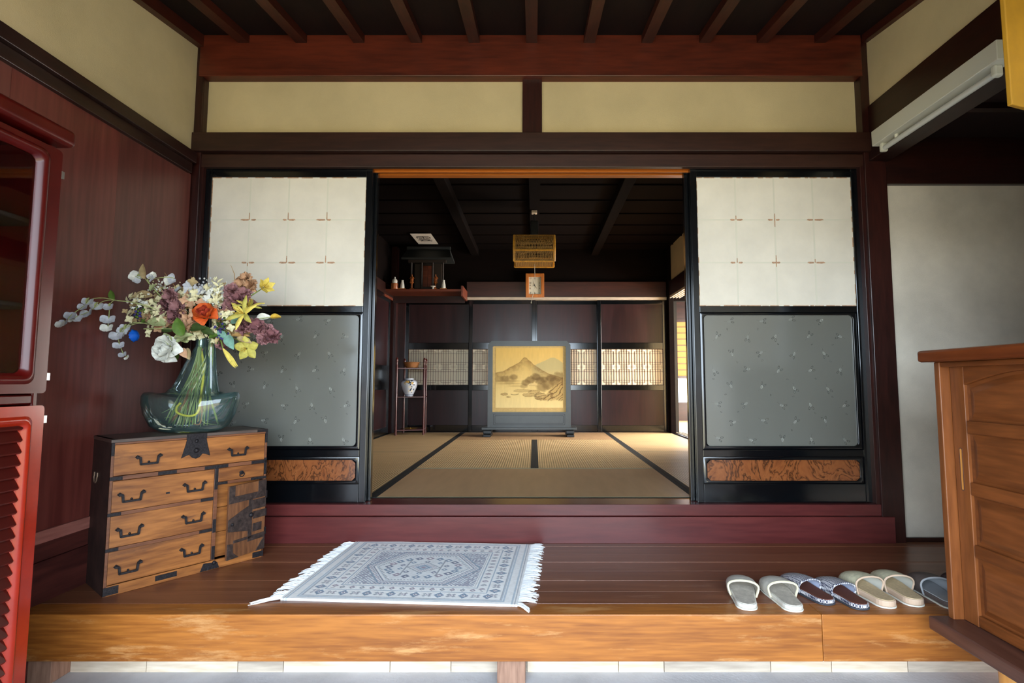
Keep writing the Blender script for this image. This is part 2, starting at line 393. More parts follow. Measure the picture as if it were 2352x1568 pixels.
# corner posts
pl = thing('trim_7', 'dark post in the corner beside the wood-panelled wall', 'trim', kind='structure')
box('post', 'dark_timber_v', XL - .02, -1.888, -.012, .12, .30, 2.99, pl, bev=.003)
box('door_stop', 'dark_timber_v', -1.90, -1.878, .005, .03, .52, 2.40, pl)
box('upper_post', 'dark_timber_v', XL, -1.89, -.02, .08, 2.57, 3.14, pl, bev=.002)
pr = thing('trim_8', 'dark red post between the sliding doors and the grey plaster wall', 'trim', kind='structure')
box('post', 'dark_timber_v', 1.862, 1.985, -.012, .15, .30, 2.475, pr, bev=.004)
box('jamb', 'dark_timber_v', 1.842, 1.866, .0, .15, .52, 2.40, pr, bev=.002)
box('upper_post', 'dark_timber_v', 1.852, 1.90, -.025, .08, 2.57, 3.14, pr, bev=.002)

# right side: plaster spandrel, beam, opening to the side hall with its own plaster wall
wr = thing('wall_right', 'right wall with cream plaster over a dark beam', 'wall', kind='structure')
box('plaster_field', 'plaster', XR, XR + .06, -3.4, .02, 2.70, 3.3, wr)
box('plaster_lower', 'plaster_grey', XR, XR + .08, -3.4, -.95, 0, 2.5, wr)
box('beam', 'dark_timber_y', XR - .012, XR + .10, -3.4, .0, 2.42, 2.735, wr, bev=.004)
box('post', 'dark_timber_v', XR - .01, XR + .10, -1.05, -.95, 0, 2.45, wr, bev=.004)
slab(XR - .03, XR, -3.4, -.0301, -.045, 0.0).build('sloped_cornice', 'rafter_wood', wr)
wh = thing('wall_hallway', 'grey-white plaster wall beside the sliding doors', 'wall', kind='structure')
box('plaster_field', 'plaster_grey', 1.98, 3.3, .02, .08, .30, 2.40, wh)
box('lintel', 'dark_timber', 1.98, 3.3, -.01, .07, 2.29, 2.60, wh, bev=.003)
box('skirting', 'dark_timber', 1.98, 3.2, .005, .03, ZS, ZS + .022, wh)
struct(box('wall_hallway_end', 'plaster_grey', 3.2, 3.28, -1.05, .08, 0, 2.6), 'plaster end wall of the side hallway', 'wall')
struct(box('wall_hallway_front', 'plaster_grey', 1.98, 3.28, -1.05, -.97, 0, 2.6), 'plaster front wall of the side hallway', 'wall')
ch = thing('ceiling_hallway', 'low dark board ceiling of the side hallway', 'ceiling', kind='structure')
box('boarding', 'ceiling_board', 1.98, 3.28, -1.05, .08, 2.56, 2.60, ch)
for y in (-.72, -.36): box('batten', 'dark_timber', 2.0, 3.2, y - .02, y + .02, 2.53, 2.56, ch)
# entrance front, behind the camera
wf = thing('wall_front', 'entrance front with a wide open doorway behind the viewer', 'wall', kind='structure')
box('header', 'plaster', XL - .1, XR + .1, -3.40, -3.30, 2.46, 2.75, wf)
box('door_jamb', 'dark_timber_v', XL - .1, -1.66, -3.40, -3.30, -.06, 2.50, wf)
box('door_jamb', 'dark_timber_v', 1.66, XR + .1, -3.40, -3.30, -.06, 2.50, wf)
box('door_head', 'dark_timber', -1.7, 1.7, -3.42, -3.28, 2.44, 2.50, wf)

# ------------------------------------------------------------------ tatami room shell
YB, TXL, TXR, ZC = 3.97, -1.88, 1.80, 2.95
ct = thing('ceiling_tatami', 'black-stained tatami room ceiling with broad beams', 'ceiling', kind='structure')
box('boarding', 'black_timber', TXL - .1, TXR + .1, .12, YB + .1, ZC, ZC + .05, ct)
for k in range(9):
    y = .5 + k * .4; box('batten', 'black_timber', TXL, TXR, y - .012, y + .012, ZC - .012, ZC, ct)
for xc, w in ((-.80, .10), (.80, .10)): box('beam', 'black_timber', xc - w / 2, xc + w / 2, .12, YB, ZC - .09, ZC, ct, bev=.006)
box('centre_batten', 'black_timber', -.05, .05, .12, YB, ZC - .04, ZC, ct)
wtl = thing('wall_tatami_left', 'left tatami room wall of dark lacquered board doors', 'wall', kind='structure')
box('core', 'black_timber', TXL - .1, TXL, .12, YB + .1, .4, ZC, wtl)
box('head_rail', 'dark_timber_y', TXL, TXL + .04, .15, YB, 2.26, 2.40, wtl, bev=.003)
for y0, y1 in ((.22, 1.44), (1.46, 2.68), (2.70, 3.78)):
    box('panel_frame', 'lacquer', TXL, TXL + .022, y0, y0 + .05, ZT, 2.26, wtl, bev=.002)
    box('panel_frame', 'lacquer', TXL, TXL + .022, y1 - .05, y1, ZT, 2.26, wtl, bev=.002)
    box('panel_frame', 'lacquer', TXL, TXL + .022, y0 + .05, y1 - .05, ZT, ZT + .09, wtl, bev=.002)
    box('panel_frame', 'lacquer', TXL, TXL + .022, y0 + .05, y1 - .05, 1.08, 1.38, wtl, bev=.002)
    box('panel_frame', 'lacquer', TXL, TXL + .022, y0 + .05, y1 - .05, 2.19, 2.26, wtl, bev=.002)
    box('lacquer_board', 'lacquer_panel', TXL, TXL + .010, y0 + .05, y1 - .05, ZT + .09, 1.08, wtl)
    box('lacquer_board', 'lacquer_panel', TXL, TXL + .010, y0 + .05, y1 - .05, 1.38, 2.19, wtl)
box('corner_post', 'dark_timber_v', TXL, TXL + .075, YB - .12, YB - .02, ZT, ZC, wtl, bev=.003)
wtb = thing('wall_tatami_back', 'dark far wall above the lattice doors', 'wall', kind='structure')
box('upper_boarding', 'black_timber', TXL - .1, 4.1, YB + .02, YB + .12, 2.25, ZC, wtb)
box('beam', 'red_beam_dark', -.90, TXR, YB - .03, YB + .05, 2.295, 2.50, wtb, bev=.003)
box('lintel', 'pale_board_grey', TXL, TXR, YB - .05, YB + .05, 2.255, 2.292, wtb, bev=.003)
box('sill', 'dark_timber', TXL, TXR, YB - .03, YB + .1, .44, ZT + .004, wtb)
wtr = thing('wall_tatami_right', 'right tatami room wall open to the side room', 'wall', kind='structure')
box('post', 'black_timber', 1.740, 1.805, 3.82, YB + .05, .45, ZC, wtr, bev=.004)
box('plaster_field', 'plaster', TXR - .02, TXR + .04, .12, 3.83, 2.46, ZC, wtr)
box('lintel', 'dark_timber_y', TXR - .05, TXR + .09, .12, 3.83, 2.29, 2.48, wtr, bev=.003)
for xx in (TXR - .045, TXR - .005, TXR + .035, TXR + .075): box('groove_fin', 'pale_board', xx, xx + .014, .12, 3.82, 2.262, 2.292, wtr)
box('near_wall', 'plaster', TXR, TXR + .1, .12, 1.1, .45, 2.5, wtr)
box('track', 'dark_timber_y', TXR - .03, TXR + .10, 1.1, 3.82, .44, ZT + .008, wtr)
for xx in (TXR + .005, TXR + .045, TXR + .085): box('track_rail', 'pale_board', xx - .006, xx + .006, 1.1, 3.82, ZT, ZT + .014, wtr)
# side room seen through the opening
struct(box('floor_side_room', 'tatami_brown', TXR + .10, 4.1, 1.0, 6.0, .42, ZT), 'straw matting floor of the side room', 'floor')
struct(box('ceiling_side_room', 'ceiling_board', TXR + .08, 4.1, 1.0, 6.1, 2.6, 2.65), 'dark ceiling of the side room', 'ceiling')
struct(box('wall_side_room_right', 'plaster', 4.0, 4.1, 1.0, 6.1, .4, 2.65), 'plaster wall of the side room', 'wall')
struct(box('wall_side_room_front', 'plaster', TXR + .1, 4.1, 1.0, 1.1, .4, 2.65), 'plaster wall closing the side room', 'wall')
wsb = thing('wall_side_room_back', 'brown boarded wall under the paper window', 'wall', kind='structure')
box('boarding', 'dark_timber', TXR, 4.1, 5.95, 6.02, .4, .80, wsb)
box('boarding', 'dark_timber', TXR, 4.1, 5.95, 6.02, 2.24, 2.65, wsb)
box('side_boarding', 'plaster', TXR, 2.18, 5.95, 6.02, .80, 2.24, wsb)
box('side_boarding', 'plaster', 1.745, 1.80, YB + .125, 5.96, .42, 2.65, wsb)
win = thing('window_1', 'paper window with a clear lower pane in the side room', 'window', kind='structure')
for x0, x1 in ((2.18, 2.21), (2.98, 3.04), (3.86, 3.9)): box('stile', 'dark_timber_v', x0, x1, 5.92, 5.96, .80, 2.24, win)
for z0, z1 in ((.80, .832), (1.235, 1.275), (2.19, 2.24)): box('rail', 'dark_timber', 2.18, 3.9, 5.92, 5.96, z0, z1, win)
box('paper', 'shoji_old', 2.2, 3.9, 5.945, 5.949, 1.26, 2.2, win)
for k in range(1, 9): box('lattice_bar', 'dark_timber', 2.2, 3.9, 5.93, 5.944, 1.27 + k * .104, 1.278 + k * .104, win)
box('outer_post', 'steel', 2.62, 2.72, 6.2, 6.3, .5, 1.4, win)
box('outer_sill', 'steel', 2.5, 3.6, 6.15, 6.3, .80, .86, win)
# ------------------------------------------------------------------ tatami mats
def mat_piece(label, x0, x1, y0, y1, m, borders, stitch=()):
    t = thing('tatami_mat', label, 'mat', ((x0 + x1) / 2, (y0 + y1) / 2, ZT - .055), group='straw mats of the tatami room')
    hx, hy = (x1 - x0) / 2, (y1 - y0) / 2
    bx = [-hx, hx]
    if 'l' in borders: bx[0] += .03
    if 'r' in borders: bx[1] -= .03
    box('straw_surface', m, bx[0], bx[1], -hy, hy, 0, .055, t)
    if 'l' in borders: box('cloth_border', 'tatami_edge_cloth', -hx, -hx + .03, -hy, hy, 0, .0556, t)
    if 'r' in borders: box('cloth_border', 'tatami_edge_cloth', hx - .03, hx, -hy, hy, 0, .0556, t)
    for e in stitch:
        yy = -hy if e == 'f' else hy
        box('stitched_edge', 'tatami_stitch', bx[0], bx[1], yy, yy + (.008 if e == 'f' else -.008), .05, .0562, t)
    return t
g = .001
mat_piece('ribbed straw mat along the left wall near the door', TXL + .02, -.93 - g, .16, 2.08 - g, 'tatami_rib_x', 'lr', 'b')
mat_piece('ribbed straw mat under the slim shelf stand', TXL + .02, -.93 - g, 2.08, YB - .035, 'tatami_rib_x', 'lr')
mat_piece('ribbed straw mat along the right opening near the door', .93 + g, TXR - .03, .16, 2.08 - g, 'tatami_rib_x', 'lr', 'b')
mat_piece('ribbed straw mat in the far corner by the side room', .93 + g, TXR - .03, 2.08, YB - .035, 'tatami_rib_x', 'lr')
mat_piece('smooth brown straw mat just inside the threshold', -.93, .93, .16, 1.15 - g, 'tatami_brown', 'lr', 'fb')
mat_piece('ribbed straw mat in the room middle, shelf-stand side', -.93, -.0005, 1.15, 3.10 - g, 'tatami_rib_x', 'lr', 'f')
mat_piece('ribbed straw mat in the room middle, side-room side', .0005, .93, 1.15, 3.10 - g, 'tatami_rib_x', 'lr', 'f')
mat_piece('smooth brown straw mat under the painted screen', -.93, .93, 3.10, YB - .035, 'tatami_brown', 'lr')
struct(box('floor_tatami_base', 'dark_timber', TXL - .05, TXR - .03, .15, YB - .03, .40, ZT - .056), 'wooden underfloor below the straw mats', 'floor')

# ------------------------------------------------------------------ big sliding doors between hall and tatami room
def chamfer(x0, x1, z0, z1, c):
    return [(x1, z1 - c), (x1 - c, z1), (x0 + c, z1), (x0, z1 - c), (x0, z0 + c), (x0 + c, z0), (x1 - c, z0), (x1, z0 + c)]
def sliding_door(n, x0, yf, label, full=True, rnd=1):
    W, Z0, Z1 = .955, .521, 2.402
    t = thing('door_%d' % n, label, 'door', (x0, yf, Z0), kind='structure')
    z = lambda v: v - Z0
    th = .034
    st = .036
    box('stile', 'lacquer', 0, st, 0, th, 0, Z1 - Z0, t, bev=.003)
    box('stile', 'lacquer', W - st, W, 0, th, 0, Z1 - Z0, t, bev=.003)
    for a, b in ((.521, .622), (.768, .806), (1.566, 1.603), (2.346, 2.402)):
        box('rail', 'lacquer', st, W - st, .002, th - .002, z(a), z(b), t, bev=.0025)
    # bead frames
    o = rrect(st, W - st, z(.806), z(1.566), .002); i = rrect(st + .024, W - st - .024, z(.826), z(1.552), .022)
    MB().frame(o, i, 'xz', .006, .030).build('bead_frame', 'lacquer', t, bev=.003, smooth=True, angle=60)
    o = chamfer(st, W - st, z(.622), z(.768), .002); i = chamfer(st + .022, W - st - .022, z(.638), z(.750), .018)
    MB().frame(o, i, 'xz', .006, .030).build('bead_frame', 'lacquer', t, bev=.003, smooth=True, angle=60)
    box('burl_panel', 'burl_veneer', st, W - st, .013, .020, z(.63), z(.76), t)
    pane = box('glass_pane', 'frosted_pane', st + .01, W - st - .01, .016, .019, z(.815), z(1.56), t)
    rr = random.Random(5)
    if full:
        lp, ld = MB(), MB()
        def leafm(mb, cx, cz, L, a):
            ca, sa = math.cos(a), math.sin(a); pts = []
            for k in range(10):
                u = 2 * math.pi * k / 10; p, q = L * math.cos(u), L * .52 * math.sin(u)
                pts.append((cx + p * ca - q * sa, cz + p * sa + q * ca))
            inn = [(cx + (p - cx) * .62, cz + (q - cz) * .62) for p, q in pts]
            mb.frame(pts, inn, 'xz', .0150, .0162)
            mb.frame([(cx + (p - cx) * .22, cz + (q - cz) * .1) for p, q in pts], [(cx + (p - cx) * .1, cz + (q - cz) * .05) for p, q in pts], 'xz', .0150, .0162)
        for r in range(8):
            for c in range(5):
                cx = st + .085 + c * .175 + (.0875 if r % 2 else 0) + rr.uniform(-.012, .012); cz = z(.865) + r * .094 + rr.uniform(-.008, .008)
                if cx > W - st - .05: continue
                a = rr.uniform(-.1, .25)
                fi = rr.uniform(0, 6.28); R2 = lambda p, q: (cx + p * math.cos(fi) - q * math.sin(fi), cz + p * math.sin(fi) + q * math.cos(fi))
                leafm(lp, cx, cz, .011, fi + a)
                leafm(ld, *R2(.019, .010), .010, fi + .5); leafm(ld, *R2(.017, -.009), .010, fi - .4)
                p0, p1, q0, q1 = R2(-.008, .0004), R2(-.028, .006), R2(-.028, .0066), R2(-.008, -.0004); ld.prism([p0, p1, q0, q1], 'xz', .0150, .0162)
                if rr.random() < .6: leafm(ld, cx + rr.uniform(-.05, .05), cz - .045, .006, rr.uniform(0, 3))
        tag(lp.build('etched_leaf', 'leaf_etch_pale', pane), 'pale etched leaf motifs in the glass', kind='stuff')
        tag(ld.build('etched_leaf', 'leaf_etch_dark', pane), 'dark etched leaf motifs in the glass', kind='stuff')
    pp = box('paper', 'shoji_paper', st - .002, W - st + .002, .008, .011, z(1.597), z(2.35), t)
    for k in range(1, 4): box('lattice_bar', 'lattice_wood', st + (W - 2 * st) * k / 4 - .006, st + (W - 2 * st) * k / 4 + .006, .012, .03, z(1.60), z(2.346), t)
    for k in range(1, 3): box('lattice_bar', 'lattice_wood', st, W - st, .0125, .0295, z(1.603 + .743 * k / 3) - .006, z(1.603 + .743 * k / 3) + .006, t)
    if full:
        r2 = random.Random(rnd)
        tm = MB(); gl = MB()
        for k in range(1, 4):
            xx = st + (W - 2 * st) * k / 4
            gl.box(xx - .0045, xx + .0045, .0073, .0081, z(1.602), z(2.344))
            for q in range(1, 3):
                zz = z(1.603 + .743 * q / 3)
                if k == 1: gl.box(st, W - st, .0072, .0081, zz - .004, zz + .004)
                for sgn in (-1, 1):
                    L = r2.uniform(.02, .055); xo = r2.uniform(.0, .012)
                    pts = [(xx + sgn * xo, zz - .004), (xx + sgn * (xo + L * .6), zz - .0055), (xx + sgn * (xo + L), zz - .001), (xx + sgn * (xo + L * .8), zz + .005), (xx + sgn * xo, zz + .004)]
                    tm.prism(pts if sgn > 0 else pts[::-1], 'xz', .0066, .0081)
                if r2.random() < .6:
                    L = r2.uniform(.02, .045)
                    tm.prism([(xx - .003, zz), (xx + .003, zz), (xx + .002, zz + L), (xx - .002, zz + L)], 'xz', .0066, .0081)
                if r2.random() < .4:
                    L = r2.uniform(.02, .05)
                    tm.prism([(xx - .002, zz - L), (xx + .002, zz - L), (xx + .003, zz), (xx - .003, zz)], 'xz', .0066, .0081)
        x = st
        while x < W - st - .03:
            L = r2.uniform(.02, .09)
            tm.box(x, x + L, .0066, .0081, z(1.603), z(1.603) + r2.uniform(.003, .006)); tm.box(x, x + L * .8, .0066, .0081, z(2.340) + r2.uniform(.001, .003), z(2.346)); x += L + r2.uniform(.0, .03)
        zz = z(1.61)
        while zz < z(2.32):
            L = r2.uniform(.03, .09); tm.box(st, st + r2.uniform(.002, .005), .0066, .0081, zz, zz + L); tm.box(W - st - r2.uniform(.002, .005), W - st, .0066, .0081, zz + .01, zz + L); zz += L + r2.uniform(0, .05)
        tag(gl.build('lattice_line', 'lattice_shadow', pp), 'faint grey lattice shading painted along the paper glue lines')  # lattice showing through the paper, its faint shading put into colour
        tag(tm.build('torn_paper', 'tear_brown', pp), 'brown torn edges and scuffs on the paper', kind='stuff')
    return t
sliding_door(1, -1.882, .032, 'black-framed sliding door of paper and frosted glass behind the flower vase', True, 3)
sliding_door(2, .890, .032, 'black-framed sliding door of paper and frosted glass beside the grey wall', True, 8)
sliding_door(3, -1.865, .075, 'black-framed sliding door tucked behind the one by the vase', False)
sliding_door(4, .865, .075, 'black-framed sliding door tucked behind the one by the grey wall', False)

# ------------------------------------------------------------------ lattice doors at the far end
def lattice_door(n, x0, x1, yf, label):
    t = thing('door_%d' % n, label, 'door', (x0, yf, ZT + .005), kind='structure')
    W = x1 - x0; H = 2.255 - ZT - .006; b = .048; th = .03
    z = lambda v: v - ZT - .005
    for a in (0, W - b): box('stile', 'lacquer', a, a + b, 0, th, 0, H, t, bev=.003)
    for a, c in ((ZT + .005, .615), (1.065, 1.135), (1.605, 1.69), (2.20, 2.254)): box('rail', 'lacquer', b, W - b, .002, th - .002, z(a), z(c), t, bev=.003)
    for a, c in ((.60, 1.075), (1.68, 2.21)): box('lacquer_board', 'lacquer_panel', b - .004, W - b + .004, .012, .018, z(a), z(c), t)
    box('paper', 'lattice_paper', b - .004, W - b + .004, .018, .021, z(1.12), z(1.62), t)
    m = MB(); X0, X1, Z0, Z1 = b, W - b, z(1.135), z(1.605); w = X1 - X0; h = Z1 - Z0; r = .0016
    V = lambda u, a, c: m.box(X0 + u * w - r, X0 + u * w + r, .009, .0175, Z0 + a * h, Z0 + c * h)
    Hh = lambda v, a, c: m.box(X0 + a * w, X0 + c * w, .0095, .018, Z0 + v * h - r, Z0 + v * h + r)
    for v in (.005, .125, .37, .5, .63, .875, .995): Hh(v, 0, 1)
    for u in (.004, .996): V(u, 0, 1)
    for k in range(4):
        o = k * .25
        for du in (.085, .125, .165): V(o + du, 0, 1)
        for base, top in ((.0, .5), (.5, 1.0)):
            lo, hi = base + .065, top - .065
            V(o + .045, lo, hi); V(o + .205, lo, hi); Hh(lo, o + .045, o + .205) ; Hh(hi, o + .045, o + .205)
        V(o, 0, 1) if k else None
    tag(m.build('lattice_grille', 'lattice_wood', t), 'fine geometric lattice over cream paper', kind='stuff')
    return t
lx = [-1.715, -.865, .0, .868, 1.735]
lattice_door(5, lx[0], lx[1] + .04, YB + .008, 'dark lacquered lattice door behind the slim shelf stand')
lattice_door(6, lx[1], lx[2] + .012, YB - .026, 'dark lacquered lattice door half hidden by the painted screen, shelf-stand side')
lattice_door(7, lx[2] - .012, lx[3], YB + .008, 'dark lacquered lattice door half hidden by the painted screen, side-room side')
lattice_door(8, lx[3] - .04, lx[4], YB - .026, 'dark lacquered lattice door next to the side room opening')
struct(box('trim_9', 'dark_timber_v', TXL + .075, lx[0] + .005, YB - .02, YB + .05, ZT, 2.256), 'dark upright beside the far lattice doors', 'trim')
struct(box('trim_10', 'dark_timber_v', lx[4] - .004, TXR, YB - .02, YB + .05, ZT, 2.256), 'dark upright between lattice doors and side room post', 'trim')
struct(box('wall_behind_doors', 'lacquer_dull', TXL - .1, TXR + .1, YB + .06, YB + .12, .4, 2.26), 'dark wall behind the far lattice doors', 'wall')

# paper-covered sliding doors closing part of the side room opening
plain('fusuma_paper', (214, 204, 168), rough=.8, var=.03, scale=6)
def fusuma(n, y0, x, label):
    t = thing('door_%d' % n, label, 'door', (x, y0, ZT + .0145), kind='structure'); W, H = .66, 1.745
    box('paper_panel', 'fusuma_paper', .004, .020, .018, W - .018, .018, H - .018, t)
    MB().frame([(0, 0), (W, 0), (W, H), (0, H)], [(.022, .022), (W - .022, .022), (W - .022, H - .022), (.022, H - .022)], 'yz', 0, .024).build('frame', 'lacquer', t)
    MB().lathe([(.001, 0), (.020, .0), (.026, .004), (.026, .006), (.001, .006)], 18).xf(Matrix.Translation((.004, .09 if n == 9 else W - .09, .80)) @ Matrix.Rotation(-math.pi / 2, 4, 'Y')).build('finger_pull', 'lacquer_dull', t, smooth=True)
fusuma(9, 1.105, TXR + .012, 'cream paper sliding door nearest the entrance in the side room opening')
fusuma(10, 1.70, TXR + .052, 'cream paper sliding door at the middle of the side room opening')
# ------------------------------------------------------------------ old merchant's chest
plain('chest_side', (58, 40, 36), rough=.6, var=.35, scale=14, bump=.3)
wood('chest_wood', (116, 66, 30), (178, 112, 56), 'x', scale=7, rough=.42, stretch=8, worn=(112, 68, 40), wornpos=.6)
wood('chest_frame', (96, 56, 36), (128, 78, 50), 'x', scale=10, rough=.45, stretch=7)
wood('chest_top', (70, 58, 54), (98, 82, 74), 'x', scale=8, rough=.4)
wood('chest_door_wood', (88, 54, 34), (138, 90, 56), 'z', scale=9, rough=.5, stretch=6)
plain('rusty_iron', (62, 50, 46), rough=.6, metal=.3, var=.35, scale=60, bump=.6)
CW, CH, CDp = .622, .622, .28
chest_a = math.atan2(.495, .382)
ch_ = thing('storage_chest', 'low wooden chest of drawers with black iron fittings on the step', 'chest', (-1.719, -.717, ZS), chest_a)
body = MB()
body.box(0, .014, .004, CDp, 0, CH); body.box(CW - .014, CW, .004, CDp, .0, CH); body.box(.014, CW - .014, CDp - .01, CDp, .03, CH - .014)
body.build('side_panel', 'chest_side', ch_, bev=.0015)
box('top_board', 'chest_top', -.002, CW + .002, -.001, CDp, CH - .014, CH, ch_, bev=.002)
fr = MB()
fr.box(0, CW, 0, .012, CH - .022, CH - .014); fr.box(0, .010, 0, .012, 0, CH - .014); fr.box(CW - .010, CW, 0, .012, 0, CH - .014)
fr.box(.010, CW - .010, 0, .012, .455, .472)
fr.box(.388, .404, 0, .012, .042, .455); fr.box(.404, CW - .010, 0, .012, .378, .392)
fr.build('face_frame', 'chest_frame', ch_, bev=.001)
box('plinth', 'chest_wood', .0, CW, .0, .012, .0, .040, ch_, bev=.0015)
box('inner_drawer', 'chest_wood', .404, CW - .012, .035, .05, .042, .155, ch_, bev=.001)
box('inner_drawer', 'chest_wood', .404, CW - .012, .035, .05, .157, .268, ch_, bev=.001)
box('inner_drawer', 'chest_wood', .404, CW - .012, .035, .05, .270, .378, ch_, bev=.001)
def bail(parent, x, z, w=.088, s=1.0):
    m = MB(); h = w / 2
    p = [(-h, .012), (-h + .012, .009), (-h + .015, -.018), (h - .015, -.018), (h - .012, .009), (h, .012)]
    for (a, b), (c, d) in zip(p[:-1], p[1:]):
        L = math.hypot(c - a, d - b); nx, nz = -(d - b) / L * .0043, (c - a) / L * .0043
        ex, ez = (c - a) / L * .002, (d - b) / L * .002
        m.prism([(x + a + nx - ex, z + b + nz - ez), (x + c + nx + ex, z + d + nz + ez), (x + c - nx + ex, z + d - nz + ez), (x + a - nx - ex, z + b - nz - ez)][::-1], 'xz', -.011, -.005)
    for sx in (-1, 1):
        cx, cz = x + sx * (h - .004), z + .012
        m.prism([(cx + .010, cz), (cx, cz + .009), (cx - .010, cz), (cx, cz - .009)][::-1], 'xz', -.003, .001)
        m.ball((cx, -.006, cz), .0055, 8, 5)
    m.ball((x, -.002, z - .011), .0048, 8, 5)
    return m.build('handle', 'dark_iron', parent, bev=.0006, segs=1)
def drawer(x0, x1, z0, z1, hs, parent=ch_):
    d = box('drawer', 'chest_wood', x0, x1, .001, .014, z0, z1, parent, bev=.0016)
    for hx, hz in hs: bail(d, hx, hz)
    return d
d1 = drawer(.011, CW - .011, .474, CH - .023, [(.129, .53), (.486, .526)])
d2 = drawer(.011, .387, .328, .453, [(.076, .385), (.308, .388)])
box('keyhole_plate', 'dark_iron', .198, .212, -.001, .003, .372, .379, d2)
d3 = drawer(.011, .387, .188, .312, [(.076, .245), (.308, .250)])
d4 = drawer(.011, .387, .043, .172, [(.078, .098), (.308, .108)])
for z0, z1 in ((.313, .327), (.173, .187)):
    box('drawer_rail', 'chest_frame', .010, .388, .0, .012, z0, z1, ch_)
d5 = drawer(.405, CW - .011, .393, .4535, [])
rg = MB(); ring = [(.506 + .010 * math.cos(a), -.006 - .002 * math.sin(a), .414 + .010 * math.sin(a)) for a in [2 * math.pi * k / 14 for k in range(15)]]
rg.tube(ring, .0025, 6, False); rg.lathe([(.0001, 0), (.010, 0), (.010, .003), (.0001, .004)], 10); 
o_ = len(rg.v) - 40; rg.xf(Matrix.Translation((.506, .001, .422)) @ Matrix.Rotation(math.pi / 2, 4, 'X'), o_)
rg.build('ring_pull', 'dark_iron', d5, smooth=True)
# lock plate: flared shield with scalloped foot
lk = [(.268, .600), (.262, .57), (.248, .518), (.268, .528), (.279, .531), (.292, .516), (.306, .511), (.320, .516), (.333, .531), (.346, .527), (.364, .519), (.352, .57), (.346, .600)]
lp = MB().prism(lk, 'xz', -.003, .002)
lp.box(.266, .348, -.003, .004, CH - .023, CH + .0015); lp.ball((.306, -.004, .548), .011, 12, 6); lp.ball((.306, -.003, .590), .009, 10, 5)
lp.build('lock_plate', 'dark_iron', d1, bev=.0008, segs=1)
S = lambda x0, x1, z0, z1, y=-.0012: MB().box(x0, x1, y, .004, z0, z1).build('iron_strap', 'dark_iron', ch_, bev=.0006, segs=1)
S(-.001, .042, .456, .471); S(.165, .235, .456, .471); S(.345, .445, .456, .471); S(.55, CW + .001, .456, .471)
S(-.001, .044, .3135, .3265); S(.335, .388, .3135, .3265); S(-.001, .042, .1735, .1865); S(.335, .388, .1735, .1865)
S(.389, .403, .36, .456); S(.389, .403, .165, .225); S(.389, .403, .045, .105); S(.404, .445, .379, .391); S(.55, CW + .001, .379, .391)
S(-.001, .010, .555, CH - .014); S(CW - .010, CW + .001, .40, .48); S(CW - .010, CW + .001, .555, CH - .010); S(CW - .05, CW + .001, CH - .0135, CH - .001, -.0022)
S(-.001, .05, .004, .036); S(.175, .255, .012, .034); S(.572, CW + .001, .004, .03)
st = MB().prism([(.345, .002), (.425, .002), (.415, .03), (.358, .036)], 'xz', -.0012, .004); st.ball((.402, -.001, .03), .009, 8, 5)
st.build('corner_plate', 'dark_iron', ch_, bev=.0006, segs=1)
# side ring and feet
sr = MB(); sr.tube([(-.004 - .008 * math.sin(a) * .0, .19 + .022 * math.cos(a), .455 + .026 * math.sin(a)) for a in [math.pi * (1 + k / 10) for k in range(11)]], .0028, 6)
sr.tube([(-.003, .168, .455), (-.003, .168, .472)], .003, 6); sr.tube([(-.003, .212, .455), (-.003, .212, .472)], .003, 6)
plain('aged_brass', (150, 124, 104), rough=.4, metal=.5)
sr.build('side_handle', 'aged_brass', ch_, smooth=True)
# small door standing ajar, hinged on its right edge
W2 = .200
Mdoor = Matrix.Translation((CW - .006, -.002, 0)) @ Matrix.Rotation(math.radians(16), 4, 'Z')
dm = MB().box(-W2, 0, -.012, 0, .044, .375).xf(Mdoor); door = dm.build('door', 'chest_door_wood', ch_, bev=.0015)
def I(x0, x1, z0, z1): MB().box(-W2 + x0, -W2 + x1, -.0142, -.011, z0, z1).xf(Mdoor).build('iron_strap', 'rusty_iron', door, bev=.0006, segs=1)
def IP(pts): MB().prism(pts, 'xz', -.0145, -.011).xf(Mdoor).build('iron_plate', 'rusty_iron', door, bev=.0006, segs=1)
I(0, W2, .295, .325); I(.0, .030, .325, .375); I(W2 - .045, W2, .325, .375); I(.105, .125, .10, .30); I(.125, W2, .245, .29); I(.13, W2, .20, .235); I(.125, W2, .10, .125); I(.13, W2 - .02, .14, .178)
IP([(-W2, .17), (-W2 + .11, .15), (-W2 + .11, .27), (-W2 + .06, .25), (-W2 + .0, .222)])
IP([(-W2, .044), (-W2 + .06, .044), (-W2 + .03, .07), (-W2 + .028, .11), (-W2, .115)])
IP([(-.05, .044), (0, .044), (0, .105), (-.018, .085)]); I(.03, .13, .112, .125)
for bx_, bz_, br_ in ((.118, .222, .012), (.02, .20, .008)): MB().ball((-W2 + bx_, -.014, bz_), br_, 8, 5).xf(Mdoor).build('stud', 'dark_iron', door, smooth=True)
for z0 in (.11, .2, .285):
    MB().box(-.004, .007, -.013, -.001, z0, z0 + .035).xf(Mdoor).build('hinge', 'dark_iron', door)

